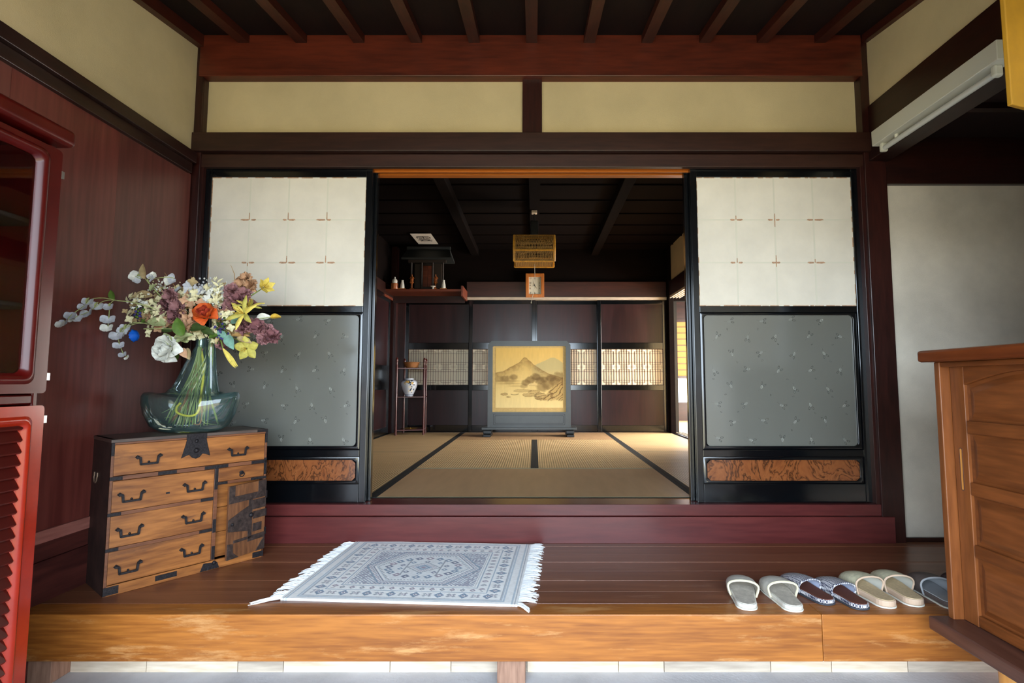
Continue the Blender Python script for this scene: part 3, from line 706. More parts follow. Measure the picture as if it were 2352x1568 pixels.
# ------------------------------------------------------------------ red lacquered cabinet with glass door and louvres
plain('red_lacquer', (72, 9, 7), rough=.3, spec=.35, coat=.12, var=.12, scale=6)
plain('red_lacquer_lit', (140, 30, 8), rough=.22, spec=.45, coat=.15, var=.1, scale=6)  # brighter red copy; light falling on the lower doors put into its colour
plain('red_slat', (62, 14, 10), rough=.28, coat=.3)
plain('cabinet_inside', (40, 26, 20), rough=.6)
m_, nt_, b_ = newmat('clear_pane')
b_.inputs['Base Color'].default_value = (0.9, 0.95, 0.95, 1); b_.inputs['Roughness'].default_value = .02
b_.inputs['Transmission Weight'].default_value = 1.0; b_.inputs['IOR'].default_value = 1.45
rc = thing('display_cabinet', 'glossy red cabinet with glass door above louvred door', 'cabinet', (-1.50, -1.25, ZF))
# local: +x towards the room, y along the wall (negative = towards the entrance)
zz = lambda v: v - ZF
def rbox(n, m, x0, x1, y0, y1, z0, z1, par=rc, bev=.004): return box(n, m, x0, x1, y0, y1, zz(z0), zz(z1), par, bev)
rbox('side_panel', 'red_lacquer', -.395, -.022, -.022, -.004, ZF, 1.95)
rbox('side_panel', 'red_lacquer', -.395, -.022, -1.0, -.98, ZF, 1.95)
rbox('back_panel', 'cabinet_inside', -.395, -.380, -.98, -.02, ZF, 1.95)
rbox('deck', 'red_lacquer', -.38, -.022, -.98, -.022, 1.112, 1.14)
rbox('deck', 'red_lacquer', -.38, -.022, -.98, -.022, .06, .10)
rbox('shelf', 'cabinet_inside', -.375, -.04, -.98, -.022, 1.40, 1.415); rbox('shelf', 'cabinet_inside', -.375, -.04, -.98, -.022, 1.66, 1.675)
MB().box(-.41, .030, -1.015, .013, zz(1.922), zz(1.978)).build('cornice', 'red_lacquer', rc, bev=.016, segs=6)
for k in range(2):
    y1 = -.003 - k * .497; y0 = y1 - .494
    o4 = rrect(y0, y1, zz(1.145), zz(1.908), .012); i4 = rrect(y0 + .072, y1 - .072, zz(1.205), zz(1.862), .020)
    im = rrect(y0 + .040, y1 - .040, zz(1.172), zz(1.892), .026)
    fm = MB(); fm.frame(o4, im, 'yz', -.022, 0); 
    n4 = len(im); vs1 = [(0.0, a, b) for a, b in im] + [(h_, a * (1 - k_) + c * k_, b * (1 - k_) + d * k_) for h_, k_ in ((.004, .15), (.006, .32), (.005, .5), (.001, .68), (-.006, .84)) for (a, b), (c, d) in zip(im, i4)] + [(-.016, a, b) for a, b in i4] + [(-.022, a, b) for a, b in i4]
    fm.add(vs1, [(r * n4 + i, (r + 1) * n4 + i, (r + 1) * n4 + (i + 1) % n4, r * n4 + (i + 1) % n4) for r in range(7) for i in range(n4)])
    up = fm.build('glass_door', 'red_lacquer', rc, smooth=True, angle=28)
    box('pane', 'clear_pane', -.018, -.014, y0 + .065, y1 - .065, zz(1.198), zz(1.87), up)
    o5 = rrect(y0, y1, zz(.075), zz(1.108), .012); i5 = rrect(y0 + .062, y1 - .062, zz(.14), zz(1.046), .016); im5 = rrect(y0 + .036, y1 - .036, zz(.108), zz(1.078), .022)
    fm = MB(); fm.frame(o5, im5, 'yz', -.022, 0); n4 = len(im5)
    vs1 = [(0.0, a, b) for a, b in im5] + [(h_, a * (1 - k_) + c * k_, b * (1 - k_) + d * k_) for h_, k_ in ((.003, .15), (.005, .32), (.004, .5), (.0, .68), (-.006, .84)) for (a, b), (c, d) in zip(im5, i5)] + [(-.016, a, b) for a, b in i5] + [(-.022, a, b) for a, b in i5]
    fm.add(vs1, [(r * n4 + i, (r + 1) * n4 + i, (r + 1) * n4 + (i + 1) % n4, r * n4 + (i + 1) % n4) for r in range(7) for i in range(n4)])
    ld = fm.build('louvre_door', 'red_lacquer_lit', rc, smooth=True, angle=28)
    zl = .142
    while zl < 1.04:
        MB().add([(-.018, y0 + .06, zz(zl + .036)), (-.002, y0 + .06, zz(zl + .004)), (-.006, y0 + .06, zz(zl - .001)), (-.022, y0 + .06, zz(zl + .030)),
                  (-.018, y1 - .06, zz(zl + .036)), (-.002, y1 - .06, zz(zl + .004)), (-.006, y1 - .06, zz(zl - .001)), (-.022, y1 - .06, zz(zl + .030))],
                 [(0, 1, 5, 4), (1, 2, 6, 5), (2, 3, 7, 6), (3, 0, 4, 7), (0, 3, 2, 1), (4, 5, 6, 7)]).build('slat', 'red_slat', ld)
        zl += .0345
    box('backing', 'cabinet_inside', -.026, -.023, y0 + .02, y1 - .02, zz(.09), zz(1.09), ld)
for zc in (1.835, 1.195, 1.065):
    rbox('hinge', 'steel', -.020, -.002, -.006, .010, zc - .012, zc + .012, bev=.001)

# ------------------------------------------------------------------ shoe cabinet
wood('shoe_wood', (104, 56, 25), (134, 77, 38), 'z', scale=7, rough=.36, stretch=8, bump=.05)
wood('shoe_wood_h', (98, 52, 22), (130, 72, 34), 'y', scale=7, rough=.36, stretch=8, bump=.05)
wood('shoe_top', (90, 40, 15), (116, 57, 24), 'y', scale=6, rough=.3, stretch=10, bump=.03)
wood('shoe_base', (78, 47, 38), (100, 64, 52), 'y', scale=6, rough=.4, bump=.05)
wood('shoe_leg', (186, 120, 52), (212, 148, 74), 'z', scale=6, rough=.35)
sc_ = thing('shoe_cabinet', 'orange-brown wooden shoe cabinet with sliding raised-panel doors', 'cabinet', (1.40, -.940, ZF))
sz = lambda v: v - ZF
def sbox(n, m, x0, x1, y0, y1, z0, z1, par=sc_, bev=.003): return box(n, m, x0, x1, y0, y1, sz(z0), sz(z1), par, bev)
sbox('top_board', 'shoe_top', .008, .478, -1.36, .0, 1.250, 1.292, bev=.009)
sbox('base_shelf', 'shoe_base', 0, .478, -1.36, .004, .306, .352, bev=.006)
sbox('end_panel', 'shoe_wood', .062, .478, -.034, -.010, .352, 1.25)
sbox('end_panel', 'shoe_wood', .062, .478, -1.34, -1.316, .352, 1.25)
sbox('back_panel', 'shoe_wood', .462, .478, -1.316, -.034, .352, 1.25)
sbox('head_rail', 'shoe_wood_h', .066, .10, -1.316, -.034, 1.232, 1.25)
for lx_, ly_ in ((.16, -.13), (.16, -1.25), (.42, -.13), (.42, -1.25)):
    MB().lathe([(.021, 0), (.026, .02), (.030, .2), (.028, .268)], 16, (lx_, ly_, 0), cap=True).build('leg', 'shoe_leg', sc_, smooth=True)
def shoe_door(y1, xf):
    y0 = y1 - .65
    d = sbox('sliding_door', 'shoe_wood', xf + .012, xf + .022, y0, y1, .354, 1.248, bev=0)
    for a, b in ((y1 - .058, y1), (y0, y0 + .058)):
        s_ = sbox('stile', 'shoe_wood', xf, xf + .014, a, b, .354, 1.248, d, bev=.002)
    MB().frame(rrect(y1 - .036, y1 - .022, sz(.80), sz(.948), .006), rrect(y1 - .0335, y1 - .0245, sz(.803), sz(.945), .004), 'yz', xf - .0012, xf + .002).build('finger_pull', 'shoe_base', d)
    box('pull_recess', 'shoe_leg', xf - .0006, xf + .001, y1 - .034, y1 - .024, sz(.803), sz(.945), d)
    zs = [(.354, .392), (.583, .625), (.79, .835), (1.0, 1.045)]
    for a, b in zs: sbox('rail', 'shoe_wood_h', xf, xf + .013, y0 + .058, y1 - .058, a, b, d, bev=.0045)
    # arched top rail
    pts = [(y1 - .058, sz(1.248)), (y0 + .058, sz(1.248))]
    ya, yb_ = y0 + .058, y1 - .058
    for k in range(13):
        t = k / 12; yy = ya + (yb_ - ya) * t; pts.append((yy, sz(1.168 + .05 * math.sin(math.pi * t))))
    MB().prism(pts, 'yz', xf, xf + .013).build('arched_rail', 'shoe_wood_h', d, bev=.003)
    def raised(z0, z1, arch=0.0):
        ya, yb_ = y0 + .062, y1 - .062
        def ring(ins, x):
            a, b, lo, hi = ya + ins, yb_ - ins, sz(z0) + ins, sz(z1) - ins
            r = [(x, b, lo), (x, a, lo)]
            for k in range(13):
                t = k / 12; r.append((x, a + (b - a) * t, hi + arch * math.sin(math.pi * t)))
            return r
        R = [ring(.0, xf + .0115), ring(.010, xf + .0115), ring(.030, xf + .003), ring(.034, xf + .0025)]
        n = len(R[0]); m = MB().add([p for r in R for p in r], [(r * n + i, r * n + (i + 1) % n, (r + 1) * n + (i + 1) % n, (r + 1) * n + i) for r in range(3) for i in range(n)] + [tuple(3 * n + i for i in range(n))])
        m.build('raised_panel', 'shoe_wood_h', d)
    raised(.392, .583); raised(.625, .79); raised(.835, 1.0); raised(1.045, 1.168, .05)
shoe_door(-.036, .098); shoe_door(-.665, .124)

# ------------------------------------------------------------------ fluorescent batten lamp and plain yellow board
fl = thing('fluorescent_lamp', 'white fluorescent batten lamp fixed to the dark side beam', 'lamp', (1.815, -.15, 2.44))
MB().add([(0, 0, .0), (.02, 0, -.0), (.073, 0, .0), (.073, 0, .082), (.0, 0, .082), (0, -.76, 0), (.02, -.76, 0), (.073, -.76, 0), (.073, -.76, .082), (0, -.76, .082)],
         [(0, 4, 3, 2, 1), (5, 6, 7, 8, 9), (0, 5, 9, 4), (4, 9, 8, 3), (0, 1, 6, 5), (1, 2, 7, 6), (2, 3, 8, 7)]).build('housing', 'white_enamel', fl, bev=.003)
MB().tube([(.036, -.05, -.028), (.036, -.70, -.028)], .0135, 14).build('tube', 'tube_glass', fl, smooth=True)
for y in (-.04, -.715):
    MB().box(.018, .054, y - .012, y + .012, -.046, .002).build('socket', 'white_enamel', fl, bev=.008)
MB().lathe([(.010, .0), (.010, -.02), (.006, -.026)], 10, (.036, -.14, 0), cap=True).build('starter', 'white_enamel', fl, smooth=True)
MB().tube([(.06, -.62, .083), (.075, -.7, .10), (.078, -.76, .13), (.078, -.76, .28)], .004, 6).build('cable', 'lacquer_dull', fl)
plain('yellow_board', (160, 116, 24), rough=.6, var=.1, scale=5)
yl = thing('hanging_board', 'plain yellow board hanging on cords near the side beam', 'board', (1.40, -1.39, 1.99), math.radians(18))
box('panel', 'yellow_board', 0, .36, 0, .014, 0, .55, yl, bev=.003)
for xx in (.05, .31): MB().tube([(xx, .007, .55), (xx, .007, zceil(-1.33) - 1.99)], .003, 6).build('cord', 'lacquer_dull', yl)
# ------------------------------------------------------------------ numpy noise for painted and woven patterns
def vnoise(x, y, seed=0):
    rs = np.random.RandomState(seed); T = rs.rand(64, 64)
    xi = np.floor(x).astype(int); yi = np.floor(y).astype(int); fx = x - xi; fy = y - yi
    fx = fx * fx * (3 - 2 * fx); fy = fy * fy * (3 - 2 * fy)
    g = lambda a, b: T[a % 64, b % 64]
    return (g(xi, yi) * (1 - fx) + g(xi + 1, yi) * fx) * (1 - fy) + (g(xi, yi + 1) * (1 - fx) + g(xi + 1, yi + 1) * fx) * fy
def fbm(x, y, seed=0, o=4):
    s = 0; a = .5
    for k in range(o): s = s + a * vnoise(x * 2 ** k, y * 2 ** k, seed + k); a *= .5
    return s
def srgb2lin(a):
    a = np.clip(a, 0, 255) / 255.0
    return np.where(a <= .04045, a / 12.92, ((a + .055) / 1.055) ** 2.4)
def color_grid(name, mat, parent, nx, ny, pos, col, skirt=None):
    """pos (ny,nx,3), col (ny,nx,3 sRGB 0-255) -> one mesh with a colour attribute"""
    v = pos.reshape(-1, 3); idx = np.arange(nx * ny).reshape(ny, nx)
    f = np.stack([idx[:-1, :-1], idx[:-1, 1:], idx[1:, 1:], idx[1:, :-1]], -1).reshape(-1, 4)
    me = bpy.data.meshes.new(name)
    V = [v]; Fl = f.tolist(); C = [srgb2lin(col.reshape(-1, 3))]
    if skirt is not None:
        edge = np.concatenate([idx[0, :], idx[1:, -1], idx[-1, -2::-1], idx[-2:0:-1, 0]])
        lo = v[edge].copy(); lo[:, 2] = skirt; b0 = len(v); n = len(edge)
        V.append(lo); C.append(C[0][edge])
        Fl += [[int(edge[i]), b0 + i, b0 + (i + 1) % n, int(edge[(i + 1) % n])] for i in range(n)]
    V = np.concatenate(V); C = np.concatenate(C)
    me.from_pydata(V.tolist(), [], Fl)
    at = me.color_attributes.new('Col', 'FLOAT_COLOR', 'POINT')
    rgba = np.ones((len(V), 4), dtype=np.float32); rgba[:, :3] = C
    at.data.foreach_set('color', rgba.ravel()); me.materials.append(MATS[mat])
    me.polygons.foreach_set('use_smooth', [True] * len(me.polygons)); me.update()
    o = bpy.data.objects.new(name, me); COL.objects.link(o); o.parent = parent
    return o
# ------------------------------------------------------------------ fringed rug
vcol('rug_pile', rough=.9, bump=.5, scale=420, sheen=.3)
plain('fringe_cotton', (240, 241, 242), rough=.9)
RW, RH = .936, .738
rug = thing('fringed_rug', 'small white rug with blue-grey diamond pattern and white fringe', 'rug', (-.509, -.402, ZS), math.radians(-3.7))
nx, ny = 380, 300
u = np.linspace(-RW / 2, RW / 2, nx); v = np.linspace(-RH / 2, RH / 2, ny); U, Vv = np.meshgrid(u, v)
white = np.array([252, 251, 249.]); blue = np.array([108, 136, 164.]); navy = np.array([86, 98, 130.]); grey = np.array([140, 146, 158.]); mauve = np.array([156, 138, 156.]); pale = np.array([188, 202, 214.])
Cg = np.ones((ny, nx, 3)) * white
def put(mask, c, a=1.0): Cg[mask] = Cg[mask] * (1 - a) + c * a
dx = RW / 2 - np.abs(U); dy = RH / 2 - np.abs(Vv)
dxe = dx - .035                                         # wider plain ends on the fringed sides
d = np.minimum(dxe, dy)
put((dxe < .0) & (np.abs(dxe + .012) < .004), pale); put((dxe < 0) & (np.abs(dxe + .024) < .003), grey, .6)
for c0, w in ((.022, .0035), (.030, .002)): put(np.abs(d - c0) < w, pale)
put(np.abs(d - .036) < .0025, grey, .7)
put(np.abs(d - .100) < .003, blue, .6); put(np.abs(d - .147) < .003, blue, .7); put(np.abs(d - .158) < .002, grey, .6)
def diamonds(sel, along, across, period, r, c1, c2, ph=0.0):
    t = (along / period + ph) % 1.0 - .5
    q = np.abs(t) * period + np.abs(across) * .8
    put(sel & (q < r), c1); put(sel & (q < r * .42), white); put(sel & (q < r * .2), c2)
def motifs(sel, along, across, period, r, c):
    t = (along / period) % 1.0 - .5
    q = np.abs(np.abs(t) * period - r * .9) + np.abs(np.abs(across) - r * .7)
    put(sel & (q < r * .75), c, .75)
horiz = dy <= dxe
for sel, al, ac in ((horiz, U, d - .068), (~horiz, Vv, d - .068)):
    band = sel & (np.abs(d - .068) < .028)
    diamonds(band, al, ac, .098, .021, blue, navy)
    motifs(band, al + .049, ac, .098, .012, grey); motifs(band, al + .02, ac, .049, .006, mauve)
for sel, al, ac in ((horiz, U, d - .124), (~horiz, Vv, d - .124)):
    band = sel & (np.abs(d - .124) < .018)
    diamonds(band, al, ac, .042, .012, grey, navy); diamonds(band, al, ac, .084, .0125, mauve, navy, .25)
field = d > .165
FX, FY = RW / 2 - .035 - .165, RH / 2 - .165
hexd = np.maximum(np.abs(Vv) / (FY * .96), np.abs(U) / (FX * 1.0) + np.abs(Vv) / (FY * 2.1))     # elongated hexagon
chk = ((np.floor(U / .0085) + np.floor(Vv / .0085)) % 2 == 0)
out = field & (hexd > 1.0)
put(out & chk, blue * .5 + navy * .5, .85); put(out & ~chk & (vnoise(U * 120, Vv * 120, 3) > .6), mauve, .7)
for lo, hi, c in ((.965, 1.0, blue), (.90, .93, pale), (.86, .885, navy), (.80, .82, pale)): put(field & (hexd > lo) & (hexd < hi), c, .85)
saw = (np.floor((U + Vv) / .007) % 2 == 0); put(field & (hexd > .90) & (hexd < .965) & saw, mauve, .7); put(field & (hexd > .76) & (hexd < .80) & saw, grey, .8)
inn = field & (hexd < .76); put(inn, white * .8 + pale * .2)
for k in range(20):
    a = 2 * math.pi * k / 20; cx, cy = FX * .60 * math.cos(a), FY * .58 * math.sin(a)
    q = np.abs(U - cx) + np.abs(Vv - cy) * 1.0
    c = (blue, mauve, navy, blue)[k % 4]; put(inn & (q < .021), c); put(inn & (q < .008), white)
for k in range(10):
    a = 2 * math.pi * (k + .5) / 10; cx, cy = FX * .40 * math.cos(a), FY * .36 * math.sin(a)
    q = np.abs(U - cx) + np.abs(Vv - cy); put(inn & (q < .015), (navy, blue)[k % 2], .9); put(inn & (q < .006), white)
rr = np.abs(U) / (FX * .30) + np.abs(Vv) / (FY * .34)
put(inn & (rr < 1.0) & (rr > .90), grey); put(inn & (rr < .82) & saw, mauve, .6); put(inn & (rr < .55), pale); put(inn & (rr < .42) & (rr > .3), blue); put(inn & (rr < .18), mauve)
put(inn & (np.abs(np.abs(U) - FX * .3) < .003) & (np.abs(Vv) < FY * .5), grey, .8)
Cg = Cg * (0.94 + .12 * fbm(U * 90, Vv * 90, 5)[..., None])
Z = .0085 + .0012 * fbm(U * 14, Vv * 14, 9) + .0006 * (Cg.mean(-1) > 190)
color_grid('woven_field', 'rug_pile', rug, nx, ny, np.stack([U, Vv, Z], -1), Cg, skirt=.0005)
rf = random.Random(4)
for sgn in (-1, 1):
    m = MB(); y = -RH / 2 + .004
    while y < RH / 2:
        n_ = 3
        L = rf.uniform(.045, .075); dyy = rf.uniform(-.02, .02) + (-.012 if sgn < 0 else .006)
        if sgn < 0 and y < -RH / 2 + .02: L, dyy = .10, -.055
        if sgn > 0 and y < -RH / 2 + .03: L, dyy = .05, -.05
        if sgn > 0 and y > RH / 2 - .03: L, dyy = .06, .035
        for k in range(n_):
            o = rf.uniform(-.003, .003); e = rf.uniform(-.006, .006); zz_ = rf.uniform(.003, .011)
            x0 = sgn * RW / 2
            m.tube([(x0 - sgn * .004, y + o, .007), (x0 + sgn * L * .35, y + dyy * .3 + o, zz_ + .002), (x0 + sgn * L * .7, y + dyy * .75 + e, zz_), (x0 + sgn * L * rf.uniform(.9, 1.05), y + dyy + e * 1.6, .0028)], [.0026, .0026, .0022, .0012], 5)
        y += rf.uniform(.0085, .0125)
    tag(m.build('fringe', 'fringe_cotton', rug, smooth=True), 'white knotted cotton fringe', kind='stuff')

# ------------------------------------------------------------------ slippers
plain('slip_grey', (214, 210, 200), rough=.6, var=.06, scale=60); plain('slip_grey_in', (190, 182, 170), rough=.7, var=.1, scale=60)
plain('slip_white_sole', (222, 220, 208), rough=.6); plain('slip_trim_cream', (214, 206, 178), rough=.6)
plain('slip_brown', (98, 54, 42), rough=.7, var=.08, scale=200); plain('slip_lining_blue', (190, 198, 222), rough=.7); plain('slip_rubber', (58, 60, 68), rough=.7)
plain('slip_beige', (196, 172, 136), rough=.75, var=.08, scale=120); plain('slip_cream', (206, 200, 170), rough=.8, var=.08, scale=90); plain('slip_pink', (204, 176, 152), rough=.6)
plain('slip_lining_white', (208, 208, 200), rough=.7); plain('slip_taupe', (98, 86, 82), rough=.6, var=.08, scale=80); plain('slip_pale_grey', (176, 178, 182), rough=.6); plain('slip_black', (34, 34, 36), rough=.4)
def weave_check(name, ca, cb, s):
    m, nt, b = newmat(name); tc = nt.nodes.new('ShaderNodeTexCoord'); c = nt.nodes.new('ShaderNodeTexChecker')
    c.inputs['Scale'].default_value = s; c.inputs['Color1'].default_value = rgb(*ca); c.inputs['Color2'].default_value = rgb(*cb)
    mp = nt.nodes.new('ShaderNodeMapping'); mp.inputs['Rotation'].default_value = (0.0, 0.0, .78); mp.inputs['Scale'].default_value = (1, 1, .6)
    nt.links.new(tc.outputs['Object'], mp.inputs['Vector']); nt.links.new(mp.outputs[0], c.inputs['Vector']); nt.links.new(c.outputs['Color'], b.inputs['Base Color']); b.inputs['Roughness'].default_value = .7
weave_check('slip_weave', (214, 212, 214), (58, 60, 84), 185.0)
def sole_half(y, L, w):
    t = y / L
    if t < 0 or t > 1: return 0.0
    heel = math.sqrt(max(0, 1 - ((.14 - t) / .14) ** 2)) if t < .14 else 1
    toe = math.sqrt(max(0, 1 - ((t - .80) / .20) ** 2)) if t > .80 else 1
    return (w * .5) * (.74 + .26 * min(1, max(0, (t - .15) / .5)) ** 1.3) * heel * toe
def sole_outline(L, w, n=22, grow=0.0):
    ys = [L * (.5 - .5 * math.cos(math.pi * k / n)) for k in range(n + 1)]
    r = [(sole_half(y, L, w) + grow * (1 if 0 < k < n else 0), y) for k, y in enumerate(ys)]
    return [(x, y) for x, y in r] + [(-x, y) for x, y in r[-2:0:-1]]
def slipper(label, heel, toe, mats, L=.262, w=.102, th=.022, open_y=.40, hmax=.062, thick=False, rim=.0035, group=None, flare=.75):
    """heel/toe: floor points (x,y); mats: sole, insole, upper, lining, trim, sole_edge"""
    h, t2 = Vector(heel), Vector(toe); dirv = (t2 - h)
    rz = math.atan2(dirv.y, dirv.x) - math.pi / 2
    s = thing('slipper', label, 'slipper', (h.x, h.y, ZS + .0004), rz, 'slippers lined up on the step')
    m_sole, m_in, m_up, m_li, m_tr, m_ed = mats
    o = sole_outline(L, w, grow=.002); MB().prism(o, 'xy', 0, .006).build('outsole', m_sole, s, bev=.0015)
    o = sole_outline(L, w); MB().prism(o, 'xy', .006, th).build('midsole', m_ed, s, bev=.004)
    o = sole_outline(L - .008, w - .012); ins = MB().prism([(x, y + .004) for x, y in o], 'xy', th - .002, th + .0025); ins.build('insole', m_in, s, bev=.002)
    def surf(off):
        rows = []; N = 15; Mv = 12
        for i in range(Mv + 1):
            q = i / Mv; row = []
            for k in range(N + 1):
                a = math.pi * k / N; sa = math.sin(a)
                y0 = L * (open_y + .04 - .03 * sa ** 1.2); y1 = L * .992
                y = y0 + (y1 - y0) * q
                hw = max(.002, sole_half(min(y, L * .985), L, w) + .003 - off)
                prof = (1 - ((y / L - .46) / .56) ** 2) if y / L > .46 else 1.0
                hh = max(.004, (hmax * max(0, prof) ** .62) - off)
                x = -hw * math.cos(a) * (1 + .06 * sa + flare * sa * (1 - q) ** 1.6); z = .010 + (hh + th - .012) * sa ** .72
                row.append((x, min(y, L * .99 - off * .5), z))
            rows.append(row)
        return rows
    up = surf(0); MB().sheet(up).build('upper', m_up, s, smooth=True, angle=80)
    MB().sheet([r[::-1] for r in surf(.0035)]).build('lining', m_li, s, smooth=True, angle=80)
    MB().tube([(x, y, z) for x, y, z in up[0]], rim, 6).build('binding', m_tr, s, smooth=True)
    return s
GR = ('slip_white_sole', 'slip_grey_in', 'slip_grey', 'slip_grey_in', 'slip_trim_cream', 'slip_grey')
CKm = ('slip_rubber', 'slip_brown', 'slip_weave', 'slip_lining_blue', 'slip_weave', 'slip_weave')
BG = ('slip_white_sole', 'slip_beige', 'slip_cream', 'slip_lining_white', 'slip_pink', 'slip_pink')
TP = ('slip_white_sole', 'slip_pale_grey', 'slip_taupe', 'slip_pale_grey', 'slip_pale_grey', 'slip_taupe')
slipper('worn pale grey slipper at the rug end of the row, pointing to the wall', (.800, -.835), (.865, -.575), GR, rim=.0045, hmax=.052)
slipper('worn pale grey slipper beside the blue checked pair', (.975, -.850), (.985, -.583), GR, rim=.0045, hmax=.052)
slipper('blue checked slipper with brown insole beside the pale grey pair', (1.138, -.790), (1.085, -.53), CKm, hmax=.042, th=.020, flare=.35)
slipper('blue checked slipper with brown insole beside the beige pair', (1.240, -.832), (1.215, -.565), CKm, hmax=.042, th=.020, flare=.35)
slipper('beige cloth slipper with pink trim beside the checked pair', (1.350, -.820), (1.332, -.550), BG, hmax=.054, th=.028, L=.268)
slipper('beige cloth slipper with pink trim beside the dark grey one', (1.462, -.806), (1.480, -.538), BG, hmax=.054, th=.028, L=.268)
slipper('taupe slipper with pale grey lining half hidden by the shoe cabinet', (1.588, -.832), (1.618, -.565), TP, hmax=.058, th=.024, L=.272)
slipper('black slipper almost hidden behind the shoe cabinet', (1.735, -.815), (1.775, -.55), ('slip_black',) * 6, hmax=.06)
# ------------------------------------------------------------------ painted standing screen
plain('screen_frame', (64, 68, 68), rough=.34, var=.06, scale=10); plain('screen_dark', (22, 22, 22), rough=.35); plain('screen_mount', (204, 174, 112), rough=.7, var=.05, scale=40)
vcol('painted_silk', rough=.75)
sx0, sy0 = -.066, 3.50
sn = thing('standing_screen', 'grey-framed standing screen with a yellow mountain landscape painting', 'screen', (sx0, sy0, ZT + .0012))
hw = .505; z = lambda v: v - ZT
def ch8(x, z0, z1, c): return [(x, z1 - c), (x - c, z1), (-x + c, z1), (-x, z1 - c), (-x, z0), (-x + .0001, z0 - .0001), (x - .0001, z0 - .0001), (x, z0)]
MB().frame(ch8(hw, z(.625), z(1.675), .045), ch8(.447, z(.81), z(1.612), .012), 'xz', -.02, .02).build('frame', 'screen_frame', sn, bev=.004)
box('lower_panel', 'screen_frame', -.44, .44, -.012, .012, z(.645), z(.80), sn)
for e in (.0, .018): MB().frame(rrect(-.435 + e, .435 - e, z(.655) + e, z(.79) - e, .012), rrect(-.429 + e, .429 - e, z(.661) + e, z(.784) - e, .009), 'xz', -.0215, -.018).build('moulding', 'screen_dark', sn)
box('mount', 'screen_mount', -.45, .45, -.006, .006, z(.805), z(1.615), sn)
box('base_rail', 'screen_frame', -.575, .575, -.05, .05, z(.598), z(.628), sn, bev=.004)
for fx in (-.50, .49):
    MB().box(fx - .05, fx + .05, -.10, .10, z(.555), z(.597)).build('foot', 'screen_dark', sn, bev=.006)
    MB().box(fx - .046, fx + .046, -.16, .16, 0, z(.553)).build('foot', 'screen_dark', sn, bev=.006)
PW, PH = .822, .728
nx, ny = 260, 230
u = np.linspace(0, 1, nx); v = np.linspace(0, 1, ny); U, V = np.meshgrid(u, v)     # v up
Vd = 1 - V
top = np.array([226, 188, 104.]); low = np.array([238, 216, 152.])
C = top[None, None] * (1 - Vd[..., None]) + low[None, None] * Vd[..., None]
C = C * (.97 + .06 * fbm(U * 60, Vd * 8, 2)[..., None])
def wash(mask, c, a): 
    global C
    mm = np.clip(mask, 0, 1)[..., None] * a; C = C * (1 - mm) + np.array(c, float) * mm
soft = lambda x, w: np.clip(.5 + x / w, 0, 1)
# far pale mountain right, main mountain centre (height profiles in image-down coordinates)
def ridge(pts, jitter, seed):
    xs, ys = zip(*pts); r = np.interp(u, xs, ys); r = r + jitter * (fbm(u * 14, u * 0 + seed, seed, 4) - .5)
    k = np.ones(5) / 5; return np.convolve(np.pad(r, 2, 'edge'), k, 'valid')
r2 = ridge([(.55, .32), (.62, .27), (.72, .22), (.82, .165), (.88, .165), (.94, .20), (1, .25)], .02, 7)
wash(soft(Vd - r2[None], .012) * soft(.48 - Vd, .25) * soft(U - .56, .1), (170, 168, 132), .55)
r1 = ridge([(0, .42), (.1, .40), (.22, .33), (.30, .275), (.36, .245), (.385, .205), (.41, .172), (.435, .163), (.465, .178), (.487, .212), (.52, .232), (.56, .28), (.6, .31), (.7, .39), (.78, .44), (1, .5)], .03, 3)
dep = Vd - r1[None]
wash(soft(dep, .010) * np.exp(-np.clip(dep, 0, 1) / .11), (150, 118, 66), .62); wash(np.exp(-(dep / .006) ** 2), (120, 92, 52), .45)
wash(soft(dep, .02) * (fbm(U * 22, Vd * 22, 11) > .52) * np.exp(-np.clip(dep, 0, 1) / .10), (120, 92, 50), .3)
def tree(cx, cy, r, a, c=(104, 80, 44), sq=.8):
    q = np.sqrt(((U - cx) / r) ** 2 + ((Vd - cy) / (r * sq)) ** 2) + .55 * (fbm(U * 40 + cx * 50, Vd * 40, int(cx * 97) % 50) - .5)
    wash(soft(1 - q, .5), c, a)
for cx, cy, r, a in ((.05, .52, .07, .30), (.14, .52, .06, .34), (.27, .49, .055, .42), (.2, .54, .09, .25), (.45, .58, .06, .5), (.52, .54, .07, .55), (.60, .49, .07, .62), (.66, .55, .07, .55), (.72, .53, .06, .5), (.82, .51, .07, .6), (.88, .56, .08, .5), (.95, .48, .09, .45), (.70, .66, .09, .45), (.42, .64, .05, .3), (.78, .62, .09, .45)): tree(cx, cy, r, a)
for cy, x0, x1, a in ((.555, 0, .34, .4), (.60, .02, .38, .3), (.64, .2, .42, .3)): wash(np.exp(-((Vd - cy) / .012) ** 2) * soft(U - x0, .1) * soft(x1 - U, .1), (146, 114, 66), a)
# houses
for cx in (.53, .585): wash((np.abs(Vd - .595 - .012 * np.abs(U - cx) / .03) < .004) * (np.abs(U - cx) < .035), (226, 200, 140), .9); wash((np.abs(Vd - .62) < .010) * (np.abs(U - cx) < .032), (222, 194, 134), .6); wash((np.abs(Vd - .632) < .003) * (np.abs(U - cx) < .036), (110, 84, 48), .7)
